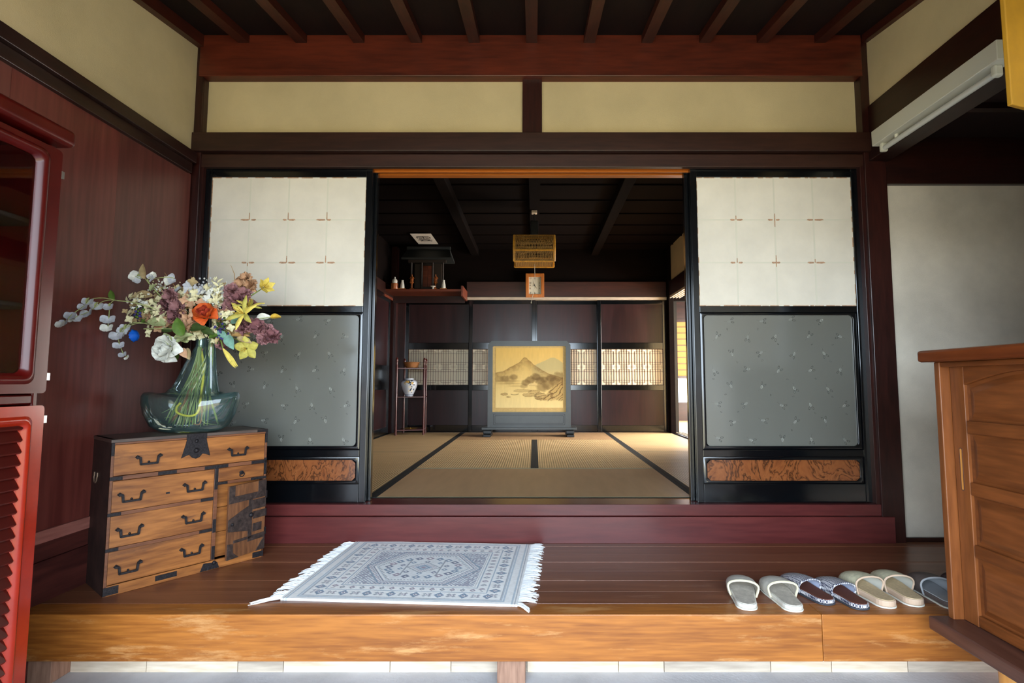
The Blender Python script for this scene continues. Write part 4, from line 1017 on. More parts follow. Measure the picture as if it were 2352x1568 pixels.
# rocks and shore with brush strokes
def rock(cx, cy, w, h, a=.75, seed=1):
    q = ((U - cx) / w) ** 2 + ((Vd - cy) / h) ** 2 + .9 * (fbm(U * 26, Vd * 40, seed) - .5)
    wash(soft(1 - q, .35), (160, 128, 76), a * .55)
    st_ = np.sin((Vd - cy) / h * 9 + (U - cx) / w * 2.2 + 5 * fbm(U * 12, Vd * 12, seed + 3))
    wash(soft(1 - q, .2) * (st_ > .72), (96, 74, 42), a * .75); wash(np.exp(-((q - .95) / .10) ** 2), (80, 62, 34), a * .6)
for r_ in ((.13, .775, .05, .022, .85, 2), (.19, .822, .032, .014, .8, 4), (.40, .72, .13, .025, .5, 6), (.50, .79, .10, .03, .7, 8), (.57, .735, .08, .03, .6, 9), (.665, .81, .085, .062, .85, 12), (.64, .845, .05, .022, .8, 14), (.735, .865, .025, .012, .8, 15)): rock(*r_)
wash(np.exp(-((Vd - .785 - .012 * ((U - .28) / .06) ** 2 * -1) / .004) ** 2) * (np.abs(U - .285) < .06), (90, 70, 40), .8)
# big slanting cliff on the right
sl = (U - .72) * .95 + (Vd - .80); band = soft(U - (.70 + (.80 - Vd) * .55), .03) * soft(.86 - Vd + .03 * fbm(U * 20, Vd * 9, 21), .03) * soft(Vd - (.84 - (U - .70) * 1.15), .03)
wash(band, (176, 142, 84), .6)
wash(band * (np.sin(((Vd + U * .85) * 95 + 14 * fbm(U * 9, Vd * 9, 31))) > .68), (92, 72, 40), .7)
wash(band * (fbm(U * 18, Vd * 18, 41) > .58), (112, 84, 46), .5)
pos = np.stack([(U - .5) * PW, np.full_like(U, -.0072), z(.862) + V * PH], -1)
color_grid('landscape_painting', 'painted_silk', sn, nx, ny, pos, C)

# ------------------------------------------------------------------ slim shelf stand with basket, vase, plate
wood('stand_wood', (70, 26, 22), (100, 42, 34), 'z', scale=12, rough=.3, coat=.3)
sd = thing('shelf_stand', 'tall slim three-tier stand of dark red turned wood', 'stand', (-1.55, 3.70, ZT))
for px_, py_ in ((-.150, -.15), (.170, -.06), (-.130, .15), (.150, .15)):
    MB().lathe([(.013, 0), (.012, .3), (.013, .86), (.008, .88), (.014, .905), (.016, .925), (.010, .948), (.002, .955)], 10, (px_, py_, 0), cap=True).build('post', 'stand_wood', sd, smooth=True)
for zz_ in (.055, .46, .815):
    MB().prism([(-.155, -.15), (.17, -.075), (.16, .155), (-.135, .155)], 'xy', zz_, zz_ + .012).build('shelf', 'stand_wood', sd, bev=.003)
def wicker(name, ca, cb, sc=90.0):
    m, nt, b = newmat(name); tc = nt.nodes.new('ShaderNodeTexCoord'); w1 = nt.nodes.new('ShaderNodeTexWave'); w2 = nt.nodes.new('ShaderNodeTexWave')
    w1.bands_direction = 'Z'; w2.bands_direction = 'DIAGONAL'; w1.inputs['Scale'].default_value = sc * .5; w2.inputs['Scale'].default_value = sc * .6
    for w in (w1, w2): nt.links.new(tc.outputs['Object'], w.inputs['Vector'])
    mu = nt.nodes.new('ShaderNodeMath'); mu.operation = 'MULTIPLY'; nt.links.new(w1.outputs['Fac'], mu.inputs[0]); nt.links.new(w2.outputs['Fac'], mu.inputs[1])
    r = nt.nodes.new('ShaderNodeValToRGB'); r.color_ramp.elements[0].color = rgb(*ca); r.color_ramp.elements[1].color = rgb(*cb); r.color_ramp.elements[1].position = .6
    nt.links.new(mu.outputs[0], r.inputs['Fac']); nt.links.new(r.outputs['Color'], b.inputs['Base Color']); b.inputs['Roughness'].default_value = .55
    bp = nt.nodes.new('ShaderNodeBump'); bp.inputs['Strength'].default_value = .6; bp.inputs['Distance'].default_value = .004; nt.links.new(mu.outputs[0], bp.inputs['Height']); nt.links.new(bp.outputs['Normal'], b.inputs['Normal'])
wicker('wicker_brown', (120, 70, 34), (196, 136, 74)); wicker('cane_weave', (128, 92, 40), (206, 160, 88), 60)
bs = thing('woven_basket', 'small round woven basket on the top tier of the stand', 'basket', (-1.548, 3.67, ZT + .8272))
MB().lathe([(.001, .003), (.072, .003), (.086, .03), (.098, .062), (.101, .066), (.098, .069), (.092, .064), (.080, .03), (.068, .009), (.001, .009)], 22).build('bowl', 'wicker_brown', bs, smooth=True)
MB().tube([(.0985 * math.cos(a), .0985 * math.sin(a), .067) for a in [2 * math.pi * k / 22 for k in range(23)]], .006, 6, False).build('rim', 'wicker_brown', bs, smooth=True)
vcol('porcelain', rough=.15, spec=.6)
def porcelain_vase(label, loc):
    t = thing('porcelain_vase', label, 'vase', loc)
    prof = [(.046, 0), (.050, .004), (.050, .014), (.056, .03), (.078, .075), (.098, .125), (.104, .155), (.100, .18), (.084, .198), (.062, .208), (.056, .214), (.058, .224), (.052, .226), (.048, .214)]
    n = 96; zs = np.linspace(0, len(prof) - 1, 110); rr_ = np.interp(zs, range(len(prof)), [p[0] for p in prof]); zz_ = np.interp(zs, range(len(prof)), [p[1] for p in prof])
    k3 = np.ones(7) / 7; rr_[4:-12] = np.convolve(np.pad(rr_, 3, 'edge'), k3, 'valid')[4:-12]
    a = np.linspace(0, 2 * math.pi, n + 1)
    A, R_ = np.meshgrid(a, rr_); _, Zz = np.meshgrid(a, zz_)
    P = np.stack([R_ * np.cos(A), R_ * np.sin(A), Zz], -1); c = np.ones(P.shape) * np.array([206, 214, 226.])
    ang = (A - 1.5 * math.pi); arc = ang * .1                   # arc length around from the viewer's side
    rs = random.Random(6)
    def dab(ca, cz, r, col): c[((arc - ca) ** 2 + (Zz - cz) ** 2) < r * r] = col
    for k in range(46):
        ca, cz = rs.uniform(-.03, .10), rs.uniform(.05, .20)
        if ca < .02 and cz < .15: continue
        dab(ca, cz, rs.uniform(.006, .011), (34, 44, 52))
    for k in range(11):
        ca, cz = rs.uniform(-.035, .09), rs.uniform(.06, .19)
        if ca < .02 and cz < .15: continue
        for q in range(5): dab(ca + .009 * math.cos(q * 1.26), cz + .009 * math.sin(q * 1.26), .007, (226, 224, 214) if k % 2 else (216, 176, 104))
        dab(ca, cz, .004, (206, 170, 60))
    c[np.abs(Zz - .020) < .003] = (40, 60, 110); c[(Zz > .198) & (Zz < .204)] = (44, 56, 84)
    color_grid('glazed_body', 'porcelain', t, n + 1, 110, P, c)
    MB().lathe([(.001, 0), (.050, 0), (.050, .004)], 24).build('foot_ring', 'screen_frame', t, smooth=True)
porcelain_vase('white porcelain vase with painted flowers on the middle tier of the stand', (-1.572, 3.66, ZT + .4722))
plain('brass_plate', (176, 138, 60), rough=.3, metal=.6)
pt = thing('small_plate', 'small shallow golden plate on the bottom tier of the stand', 'plate', (-1.545, 3.66, ZT + .0672))
MB().lathe([(.001, .004), (.05, .004), (.085, .010), (.09, .014), (.086, .014), (.05, .008), (.001, .008)], 24).build('dish', 'brass_plate', pt, smooth=True)
MB().ball((0, 0, .012), .008, 8, 5).build('knob', 'brass_plate', pt, smooth=True)

# ------------------------------------------------------------------ cane ceiling lamp, wall clock
plain('cane', (204, 146, 52), rough=.45, var=.12, scale=40)
plain('cord_white', (190, 180, 160), rough=.6)
lmp = thing('pendant_lamp', 'woven cane pendant lamp hanging in the tatami room', 'lamp', (-.004, 2.30, 2.36))
Wl = .205
sec = [(-.13, .0), (-.175, .10), (-.165, .19), (-.11, .262), (-.0, .285), (.11, .262), (.165, .19), (.175, .10), (.13, .0)]
for sx in (-1, 1):
    MB().tube([(sx * (Wl - .006), a * 1.0, b) for a, b in sec], .011, 8).build('end_hoop', 'cane', lmp, smooth=True)
    MB().tube([(sx * (Wl - .03), -.13, 0), (sx * (Wl - .012), -.13, 0)], .008, 6).build('joint', 'cane', lmp, smooth=True)
    pts = [(a, b) for a, b in sec]
    MB().prism(pts[::-1], 'yz', sx * (Wl - .018), sx * (Wl - .022)).build('end_panel', 'cane_weave', lmp)
for a, b, r in ((-.13, 0, .009), (-.176, .10, .010), (.13, 0, .009), (.176, .10, .009), (-.05, .28, .008), (.05, .28, .008)):
    MB().tube([(-Wl + .005, a, b), (Wl - .005, a, b)], r, 8).build('cane_rod', 'cane', lmp, smooth=True)
wv = MB()
for k in range(25):
    xx = -Wl + .02 + k * (2 * Wl - .04) / 24
    for e in (0, 1):
        wv.tube([(xx + (.006 if (i + e) % 2 else -.006), a * (1.0 - .012 * e), b) for i, (a, b) in enumerate(sec)], .0028, 4)
for a, b in [(-.155, .05), (-.172, .13), (-.165, .165), (-.14, .22), (-.09, .268), (.09, .268), (.14, .22), (.165, .165), (.155, .05)]: wv.tube([(-Wl + .01, a, b), (Wl - .01, a, b)], .0025, 4)
tag(wv.build('cane_weave', 'cane_weave', lmp), 'open woven cane strips of the shade', kind='stuff')
fb = MB()
for k in range(36): fb.tube([(-Wl + .02 + k * .0105, -.13, .004), (-Wl + .02 + k * .0105, .13, .004)], .0022, 4)
for k in range(16): fb.tube([(-Wl + .02, -.13 + k * .0173, .006), (Wl - .02, -.13 + k * .0173, .006)], .0022, 4)
tag(fb.build('bottom_grille', 'cane_weave', lmp), 'fine cane grille closing the underside', kind='stuff')
MB().box(-.04, .04, -.04, .04, .285, .44).build('lamp_holder', 'screen_dark', lmp, bev=.01)
MB().box(-.028, .028, -.028, .028, .52, .549).build('ceiling_plug', 'pale_board', lmp, bev=.004)
MB().tube([(0, 0, .44), (0, 0, .53)], .006, 6).build('cord', 'screen_dark', lmp)
MB().tube([(.004, 0, .0), (.006, 0, -.12), (.012, 0, -.20), (-.03, 0, -.385)], .0022, 5).build('pull_cord', 'cord_white', lmp)
MB().lathe([(.002, 0), (.005, .004), (.004, .016), (.002, .018)], 8, (-.031, 0, -.40), cap=True).build('pull_knob', 'cord_white', lmp, smooth=True)

ck = thing('wall_clock', 'wooden-framed wall clock with a white rectangular face', 'clock', (.003, YB - .03, 2.285))
wood('clock_wood', (160, 88, 30), (190, 116, 48), 'z', scale=10, rough=.4); plain('clock_face', (214, 210, 192), rough=.5); plain('ink', (36, 34, 32), rough=.6)
MB().frame(rrect(-.122, .122, 0, .318, .006), rrect(-.080, .080, .042, .272, .004), 'xz', -.042, -.001).build('case', 'clock_wood', ck, bev=.004)
box('dial', 'clock_face', -.082, .082, -.020, -.006, .04, .275, ck)
def text(name, s, size, mat, parent, M, depth=.0006):
    cu = bpy.data.curves.new(name, 'FONT'); cu.body = s; cu.size = size; cu.extrude = depth; cu.align_x = 'CENTER'; cu.align_y = 'CENTER'
    o = bpy.data.objects.new(name, cu); COL.objects.link(o)
    dg = bpy.context.evaluated_depsgraph_get(); me = bpy.data.meshes.new_from_object(o.evaluated_get(dg))
    bpy.data.objects.remove(o); bpy.data.curves.remove(cu)
    me.transform(M); me.materials.clear(); me.materials.append(MATS[mat])
    o = bpy.data.objects.new(name, me); COL.objects.link(o); o.parent = parent
    return o
RX = Matrix.Rotation(math.pi / 2, 4, 'X')
for h in range(1, 13):
    a = math.radians(90 - 30 * h); k = min(.062 / max(1e-6, abs(math.cos(a))), .098 / max(1e-6, abs(math.sin(a))))
    text('numeral', str(h), .03, 'ink', ck, Matrix.Translation((k * math.cos(a), -.0212, .157 + k * math.sin(a))) @ RX)
def hand(n, ang, L, w, y):
    a = math.radians(ang); d = (math.sin(a), math.cos(a)); n_ = (d[1], -d[0])
    MB().prism([(n_[0] * w - d[0] * .012, .157 + n_[1] * w - d[1] * .012), (d[0] * L, .157 + d[1] * L), (-n_[0] * w - d[0] * .012, .157 - n_[1] * w - d[1] * .012)], 'xz', y - .0012, y).build(n, 'ink', ck)
hand('hour_hand', 146, .052, .006, -.0225); hand('minute_hand', -20, .075, .0045, -.0242); hand('second_hand', 258, .055, .0018, -.026)
# ------------------------------------------------------------------ household altar shelf
wood('altar_wood', (88, 40, 26), (118, 58, 38), 'x', rough=.4)
ks = thing('altar_shelf', 'reddish wooden altar shelf high on the far wall', 'shelf', (-1.375, 3.66, 2.29))
box('board', 'altar_wood', -.47, .465, -.18, .24, .0, .03, ks, bev=.003)
box('end_bracket', 'altar_wood', .465, .49, -.19, .24, -.06, .07, ks, bev=.003)
box('end_bracket', 'altar_wood', -.495, -.47, -.19, .24, -.06, .07, ks, bev=.003)
box('apron', 'dark_timber', -.47, .465, .18, .20, -.09, .0, ks)
plain('shrine_dark', (40, 30, 24), rough=.5); plain('shrine_roof', (34, 36, 36), rough=.6)
sh = thing('miniature_shrine', 'dark wooden miniature shrine on the altar shelf', 'shrine', (-1.36, 3.70, 2.3205))
box('base', 'shrine_dark', -.22, .22, -.10, .16, 0, .03, sh, bev=.003)
box('body', 'shrine_dark', -.17, .17, -.03, .14, .03, .36, sh)
for xx in (-.20, -.07, .07, .20): MB().tube([(xx, -.08, .03), (xx, -.08, .37)], .012, 8).build('pillar', 'shrine_dark', sh, smooth=True)
for x0, x1 in ((-.06, -.002), (.002, .06)): box('door', 'altar_wood', x0, x1, -.042, -.03, .06, .33, sh, bev=.002)
box('beam', 'shrine_dark', -.24, .24, -.10, -.06, .36, .395, sh, bev=.003)
MB().add([(-.31, -.16, .385), (.31, -.16, .385), (.27, .0, .53), (-.27, .0, .53), (-.31, .16, .40), (.31, .16, .40), (-.31, -.16, .41), (.31, -.16, .41), (.27, .0, .56), (-.27, .0, .56), (-.31, .16, .425), (.31, .16, .425)],
         [(0, 3, 2, 1), (3, 4, 5, 2), (6, 7, 8, 9), (9, 8, 11, 10), (0, 1, 7, 6), (4, 10, 11, 5), (0, 6, 9, 3), (3, 9, 10, 4), (1, 2, 8, 7), (2, 5, 11, 8)]).build('roof', 'shrine_roof', sh)
box('ridge', 'shrine_roof', -.28, .28, -.02, .02, .55, .585, sh, bev=.004)
plain('white_china', (216, 214, 204), rough=.3); wood('lantern_wood', (130, 66, 26), (168, 96, 44), 'z', rough=.4)
def turned(name, label, cat, x, prof, mat, part, y=3.50, z0=2.3205, n=18, group=None):
    t = thing(name, label, cat, (x, y, z0), group=group)
    MB().lathe(prof, n, cap=True).build(part, mat, t, smooth=True, angle=35); return t
def tray(label, x0, x1):
    t = thing('offering_tray', label, 'tray', ((x0 + x1) / 2, 3.51, 2.3205), group='trays on the altar shelf'); h = (x1 - x0) / 2
    box('board', 'clock_wood', -h, h, -.02, .02, 0, .008, t, bev=.002); box('lip', 'clock_wood', -h, h, -.022, -.019, 0, .012, t); return t
jr = turned('lidded_jar', 'white lidded jar in a wooden holder at the altar shelf end', 'jar', -1.735, [(.044, 0), (.046, .004), (.044, .07), (.040, .072)], 'lantern_wood', 'holder')
MB().lathe([(.032, .0725), (.036, .078), (.036, .10), (.030, .118), (.012, .13), (.008, .135), (.010, .145), (.004, .155), (.001, .157)], 16).build('jar_body', 'white_china', jr, smooth=True)
tray('thin wooden tray under the white flask beside the lidded jar', -1.69, -1.60); tray('thin wooden tray under the white flask by the shallow cup', -1.17, -1.09)
flask = [(.026, 0), (.028, .006), (.023, .05), (.015, .085), (.013, .095), (.016, .103), (.012, .104)]
turned('sake_flask', 'white china flask beside the lidded jar', 'flask', -1.640, flask, 'white_china', 'body', z0=2.329, group='flasks on the altar shelf')
turned('sake_flask', 'white china flask beside the shallow cup', 'flask', -1.129, flask, 'white_china', 'body', z0=2.329, group='flasks on the altar shelf')
def lantern(label, x):
    t = thing('wooden_lantern', label, 'lantern', (x, 3.52, 2.3205), group='lanterns on the altar shelf')
    MB().lathe([(.030, 0), (.028, .010), (.012, .02), (.010, .07), (.024, .085), (.028, .092), (.02, .096)], 12, cap=True).build('pedestal', 'lantern_wood', t, smooth=True, angle=35)
    MB().lathe([(.016, .096), (.020, .10), (.020, .135), (.016, .138)], 6, cap=True).build('light_box', 'lantern_wood', t)
    MB().lathe([(.034, .137), (.030, .142), (.010, .165), (.006, .17), (.008, .18), (.001, .195)], 6).build('roof', 'lantern_wood', t)
lantern('turned wooden lantern between the flask and the shrine doors', -1.528); lantern('turned wooden lantern behind the shallow white cup', -1.232)
turned('offering_cup', 'shallow white footed cup on the altar shelf', 'cup', -1.258, [(.014, 0), (.010, .006), (.008, .018), (.022, .028), (.038, .036), (.034, .036), (.014, .028), (.001, .026)], 'white_china', 'bowl', y=3.495)
pz = thing('ceiling_paper', 'white paper with a brushed black character stuck to the ceiling', 'paper', (-1.356, 3.42, ZC - .0205))
plain('washi', (206, 200, 190), rough=.9)
box('sheet', 'washi', -.125, .125, -.235, .235, .0, .0012, pz)
text('character', '雲', .20, 'ink', pz, Matrix.Translation((0, 0, -.0008)) @ Matrix.Rotation(math.pi, 4, 'X') @ Matrix.Scale(1.3, 4, (0, 1, 0)))
hk = thing('wall_hook', 'small white hook high on the dark left tatami wall', 'hook', (TXL + .0005, 3.05, 2.62))
MB().tube([(0, 0, .05), (.012, 0, .045), (.014, 0, .0), (.026, 0, -.006), (.028, 0, .012)], .005, 6).build('hook', 'white_china', hk, smooth=True)
MB().box(-.0003, .004, -.01, .01, .03, .07).build('back_plate', 'white_china', hk)
# ------------------------------------------------------------------ green glass vase
m_, nt_, b_ = newmat('vase_glass')
_o = nt_.nodes['Material Output']; _tr = nt_.nodes.new('ShaderNodeBsdfTransparent'); _gl = nt_.nodes.new('ShaderNodeBsdfGlossy'); _gl.inputs['Roughness'].default_value = .02
_lw = nt_.nodes.new('ShaderNodeLayerWeight'); _lw.inputs['Blend'].default_value = .42
_rp = nt_.nodes.new('ShaderNodeValToRGB'); _rp.color_ramp.elements[0].color = (.93, .975, .96, 1); _rp.color_ramp.elements[1].color = (.50, .72, .69, 1)
_rp.color_ramp.elements[0].position = .45; _rp.color_ramp.elements[1].position = .97
nt_.links.new(_lw.outputs['Facing'], _rp.inputs['Fac']); nt_.links.new(_rp.outputs['Color'], _tr.inputs['Color'])
_fr = nt_.nodes.new('ShaderNodeFresnel'); _fr.inputs['IOR'].default_value = 1.65
_mx = nt_.nodes.new('ShaderNodeMixShader'); nt_.links.new(_fr.outputs[0], _mx.inputs[0]); nt_.links.new(_tr.outputs[0], _mx.inputs[1]); nt_.links.new(_gl.outputs[0], _mx.inputs[2]); 
_df = nt_.nodes.new('ShaderNodeBsdfDiffuse'); _df.inputs['Color'].default_value = rgb(150, 192, 190)  # pale diffuse haze stands in for internal reflections of the glass
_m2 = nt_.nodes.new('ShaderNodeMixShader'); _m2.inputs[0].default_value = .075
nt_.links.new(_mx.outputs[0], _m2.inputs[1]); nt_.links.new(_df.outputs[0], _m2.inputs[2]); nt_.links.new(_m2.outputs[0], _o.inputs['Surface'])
VX, VY, VZ = -1.625, -.385, ZS + CH + .0008
gv = thing('glass_vase', 'pale green glass vase with two threaded necks on the chest', 'vase', (VX, VY, VZ))
NV = 48
def vring(cx, cz, rx, ry, lip=0.0, dip=0.0):
    r = []
    for k in range(NV):
        a = 2 * math.pi * k / NV; x, y = rx * math.cos(a), ry * math.sin(a)
        r.append((cx + x, y, cz + lip * abs(math.cos(a)) ** 2 + dip * max(0, -math.sin(a)) ** 6))
    return r
rings = [vring(0, .004, .001, .001), vring(0, .004, .07, .05), vring(0, .0, .10, .07), vring(0, .006, .135, .09), vring(-.002, .03, .175, .112), vring(-.003, .075, .205, .122, .01), vring(-.002, .115, .220, .124, .022),
         vring(-.001, .138, .222, .12, .034, .012), vring(0, .148, .214, .114, .038, .016), vring(0, .152, .196, .106, .034, .016), vring(.004, .162, .160, .092, .018, .010), vring(.008, .180, .122, .078, .006), vring(.012, .21, .098, .066), vring(.018, .25, .083, .056), vring(.024, .30, .068, .046), vring(.03, .35, .050, .036),
         vring(.033, .385, .032, .028), vring(.034, .40, .024, .023)]
for k in range(5):
    z_ = .404 + k * .008; rings += [vring(.034, z_, .0205, .0205), vring(.034, z_ + .004, .0228, .0228)]
rings += [vring(.034, .446, .021, .021), vring(.034, .446, .0175, .0175), vring(.034, .40, .0175, .0175)]
mb = MB().add([p for r in rings for p in r], [(i * NV + k, i * NV + (k + 1) % NV, (i + 1) * NV + (k + 1) % NV, (i + 1) * NV + k) for i in range(len(rings) - 1) for k in range(NV)])
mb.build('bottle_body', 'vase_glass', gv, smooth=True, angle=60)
pts = [(.098, .0, .170), (.094, .0, .22), (.088, 0, .30), (.085, 0, .36), (.084, 0, .398)]; rs_ = [.034, .027, .022, .0205, .0195]
for k in range(5): z_ = .402 + k * .008; pts += [(.084, 0, z_), (.084, 0, z_ + .004)]; rs_ += [.0195, .0222]
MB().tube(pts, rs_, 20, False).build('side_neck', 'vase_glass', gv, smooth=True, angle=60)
MB().lathe([(.001, .0055), (.10, .0055), (.128, .012), (.10, .012), (.001, .010)], 32, (0, 0, 0), 1, .7).build('thick_base', 'vase_base', gv, smooth=True) if 'vase_base' in MATS else None

# ------------------------------------------------------------------ artificial flowers standing in the vase
for n, c in dict(stem_green=(122, 134, 66), stem_pale=(168, 176, 116), stem_brown=(150, 100, 58), stem_yellow=(196, 186, 50), twig_tan=(168, 132, 80),
                 leaf_green=(84, 112, 44), leaf_pale=(160, 168, 120), leaf_tan=(172, 150, 110), leaf_teal=(112, 150, 136), leaf_dark=(58, 76, 36),
                 pet_orange=(206, 92, 40), pet_orange_in=(164, 58, 38), pet_white=(226, 226, 218), pet_mauve=(160, 116, 118), pet_mauve2=(138, 94, 98), pet_tan=(184, 144, 112),
                 pet_yellow=(218, 196, 96), pet_yellow2=(190, 156, 60), pet_lilac=(194, 196, 204), pet_blue=(20, 96, 196), pet_cream=(220, 212, 172), pet_violet=(66, 60, 122), pet_peach=(200, 156, 124), pet_olive=(180, 170, 84)).items():
    plain(n, c, rough=.6, var=.12, scale=45, spec=.3)
FY = VY
def P(px, py, dy=0.0):
    p = onY(px, py, FY + dy)
    if p.x < XL + .055:                                  # blossoms near the panelled wall hang in front of it
        p = onY(px, py, (XL + .055) * (FY + dy + CAM_D) / p.x - CAM_D)
    return p
M1 = Vector((VX + .034, FY, VZ + .446)); M2 = Vector((VX + .084, FY, VZ + .440))
PXM = 2.47 / 1190
rf = random.Random(21)
def basis(n):
    n = Vector(n).normalized(); a = Vector((0, 0, 1)) if abs(n.z) < .9 else Vector((1, 0, 0))
    u = a.cross(n).normalized(); w = n.cross(u); return Matrix((u, w, n)).transposed()
def petal(mb, c, B, ang, L, w, lift, curl=0.0, cup=.25, r0=0.0, wave=0.0, nu=5, nv=5):
    """petal leaving centre c in direction ang of frame B (columns u,w,n); lift = angle from the flower plane"""
    ca, sa = math.cos(ang), math.sin(ang); rows = []
    for i in range(nv):
        t = i / (nv - 1); th = lift + curl * t
        row = []
        # arc along the petal
        x = r0; zv = 0.0; m = 8
        for q in range(m):
            tt = t * (q + .5) / m; x += math.cos(lift + curl * tt) * L * t / m; zv += math.sin(lift + curl * tt) * L * t / m
        wd = w * math.sin(math.pi * min(.97, .12 + .80 * t)) ** .75
        for k in range(nu):
            s_ = k / (nu - 1) * 2 - 1
            y = s_ * wd * .5; zc = zv + cup * wd * s_ * s_ + wave * math.sin(s_ * 5 + t * 7 + ang * 3) * t
            xx = x - .12 * L * s_ * s_ * (t ** 3)
            lp_ = Vector((xx * ca - y * sa, xx * sa + y * ca, zc)); row.append(c + B @ lp_)
        rows.append(row)
    return mb.sheet(rows)
def leaf(mb, p, d, L, w, bend=.25, fold=.25, up=(0, -1, .4)):
    d = Vector(d).normalized(); u = d.cross(Vector(up)).normalized(); n = u.cross(d).normalized(); rows = []
    for i in range(7):
        t = i / 6; c = Vector(p) + d * (L * t) - n * (bend * L * t * t); wd = w * math.sin(math.pi * min(.985, .06 + .93 * t)) ** .8 * (1 - .25 * t)
        rows.append([c + u * (s_ * wd * .5) + n * (fold * wd * abs(s_)) for s_ in (-1, -.5, 0, .5, 1)])
    return mb.sheet(rows)
def flower(name, label, head, neck=None, bottom=None, stem='stem_green', r=.0028, mid=None, group=None, cat='flower'):
    t = thing(name, label, cat, (0, 0, 0), group=group or 'artificial flowers in the glass vase')
    neck = M1 if neck is None else neck; head = Vector(head)
    b = Vector(bottom) if bottom else Vector((VX + rf.uniform(-.09, .09), FY + rf.uniform(-.04, .04), VZ + rf.uniform(.02, .06)))
    t.location = b
    nk = neck + Vector((rf.uniform(-.009, .009), rf.uniform(-.009, .009), 0))
    low = bez(b, b + (nk - b) * .3 + Vector((0, 0, .05)), nk - Vector((0, 0, .16)), nk, 8)
    md = Vector(mid) if mid is not None else nk + Vector((0, 0, .06)) + (head - nk) * .35
    hi = bez(nk, nk + Vector((0, 0, .05)), md, head, 8)
    path = [p - b for p in low + hi[1:]]
    MB().tube(path, r, 6).build('stem', stem, t, smooth=True)
    return t, b
def fin(mb, name, mat, t, b, smooth=True):
    mb.v = [(x - b.x, y - b.y, z - b.z) for x, y, z in mb.v]
    return mb.build(name, mat, t, smooth=smooth, angle=70)
def rose(label, px, py, dpx, n, mo, mi, dy, neck=None, rings=((3, 0, 1.35), (4, 0, 1.25), (5, 0, 1.1), (5, 0, .75)), **kw):
    R = dpx * PXM / 2; c = P(px, py, dy); B = basis(n)
    t, b = flower('rose', label, c - Vector(n).normalized() * R * .35, neck, **kw)
    c = c - Vector(n).normalized() * R * .5
    for q, (cnt, rr_, lift) in enumerate(rings):
        for k in range(cnt):
            m = MB(); petal(m, c, B, 2 * math.pi * (k + .37 * q) / cnt + .3 * q, R * (.70, .85, .92, .85)[q], R * (.8, 1.0, 1.2, 1.25)[q], lift, (.5, .25, -.35, -1.7)[q], .30, R * (.08, .2, .3, .36)[q], R * .03, 7, 7)
            fin(m, 'petal', mi if q < 2 else mo, t, b)
    m = MB()
    for k in range(4): leaf(m, c - B.col[2] * R * .1, B @ Vector((math.cos(k * 1.57), math.sin(k * 1.57), -.35)), R * .6, R * .22)
    fin(m, 'sepal', 'leaf_green', t, b); return t, b, c
rose('orange silk rose in the middle of the vase', 468, 716, 50, (.05, -.8, .6), 'pet_orange', 'pet_orange_in', -.13)
rose('white silk rose hanging below the rim on the panelled-wall side', 374, 800, 58, (-.35, -1, .1), 'pet_white', 'pet_white', -.12, rings=((3, 0, 1.3), (4, 0, 1.1), (5, 0, .75), (6, 0, .35)), mid=P(410, 775, -.1))
def mauve(label, px, py, spots, dy, neck, mid=None, mt='pet_mauve', **kw):
    c0 = P(px, py, dy); t, b = flower('stock_flower', label, c0, neck, mid=mid, **kw)
    for q, (ox, oy, rad) in enumerate(spots):
        m = MB(); c = P(ox, oy, dy + rf.uniform(-.02, .02)); R = rad * PXM
        n = Vector((rf.uniform(-.4, .4), -1, rf.uniform(-.2, .5))); B = basis(n)
        for ring_, (cnt, lf) in enumerate(((5, 1.2), (7, .8), (9, .3))):
            for k in range(cnt): petal(m, c, B, 6.283 * k / cnt + ring_ * .5 + rf.uniform(-.2, .2), R * rf.uniform(.75, 1.05), R * rf.uniform(.6, .9), lf + rf.uniform(-.2, .2), -.3, .2, 0, R * .16, 6, 5)
        fin(m, 'ruffled_bloom', mt if q % 2 == 0 else ('pet_mauve2' if mt == 'pet_mauve' else mt), t, b)
    return t, b
mauve('mauve ruffled flower spike beside the orange rose', 400, 705, ((395, 678, 20), (384, 705, 22), (412, 710, 24), (404, 728, 20)), -.07, M1)
mauve('mauve ruffled flower spike standing behind the yellow lily', 540, 690, ((535, 672, 24), (548, 690, 24), (530, 700, 22), (572, 700, 20), (560, 675, 20)), -.02, M2)
mauve('mauve ruffled flower spike drooping over the frosted glass', 600, 755, ((572, 745, 22), (592, 750, 22), (612, 762, 24), (625, 775, 22), (608, 778, 20), (560, 752, 18)), -.08, M2, mid=P(540, 735, -.06))
mauve('tan papery bloom at the top of the bouquet', 570, 650, ((560, 650, 22), (578, 655, 20), (566, 640, 16)), .02, M2, mt='pet_tan')
mauve('dark mauve bud cluster low beside the threaded necks', 510, 790, ((508, 792, 13), (516, 798, 10)), -.03, M2, mid=P(500, 775, -.02))
def lily(label, px, py, n, dy, L, mid=None, cols=('pet_yellow', 'pet_olive'), neck=None, cnt=6, lift=.75, curl=-1.1, w=.30):
    c = P(px, py, dy); B = basis(n); t, b = flower('lily', label, c, neck if neck is not None else M2, mid=mid)
    for k in range(cnt):
        m = MB(); petal(m, c, B, 6.283 * k / cnt + .4, L, L * w, lift, curl, -.25, .004, .002, 5, 7); fin(m, 'petal', cols[k % 2], t, b)
    m = MB()
    for k in range(5):
        a = 6.283 * k / 5; e = c + B @ Vector((.35 * L * math.cos(a) * .5, .35 * L * math.sin(a) * .5, L * .55)); m.tube([c, c + (e - c) * .6, e], .0012, 4); m.ball(e, .003, 5, 4)
    fin(m, 'stamen', 'pet_yellow2', t, b); return t
lily('yellow lily facing the room above the frosted glass', 560, 720, (-.25, -1, .2), -.13, .085)
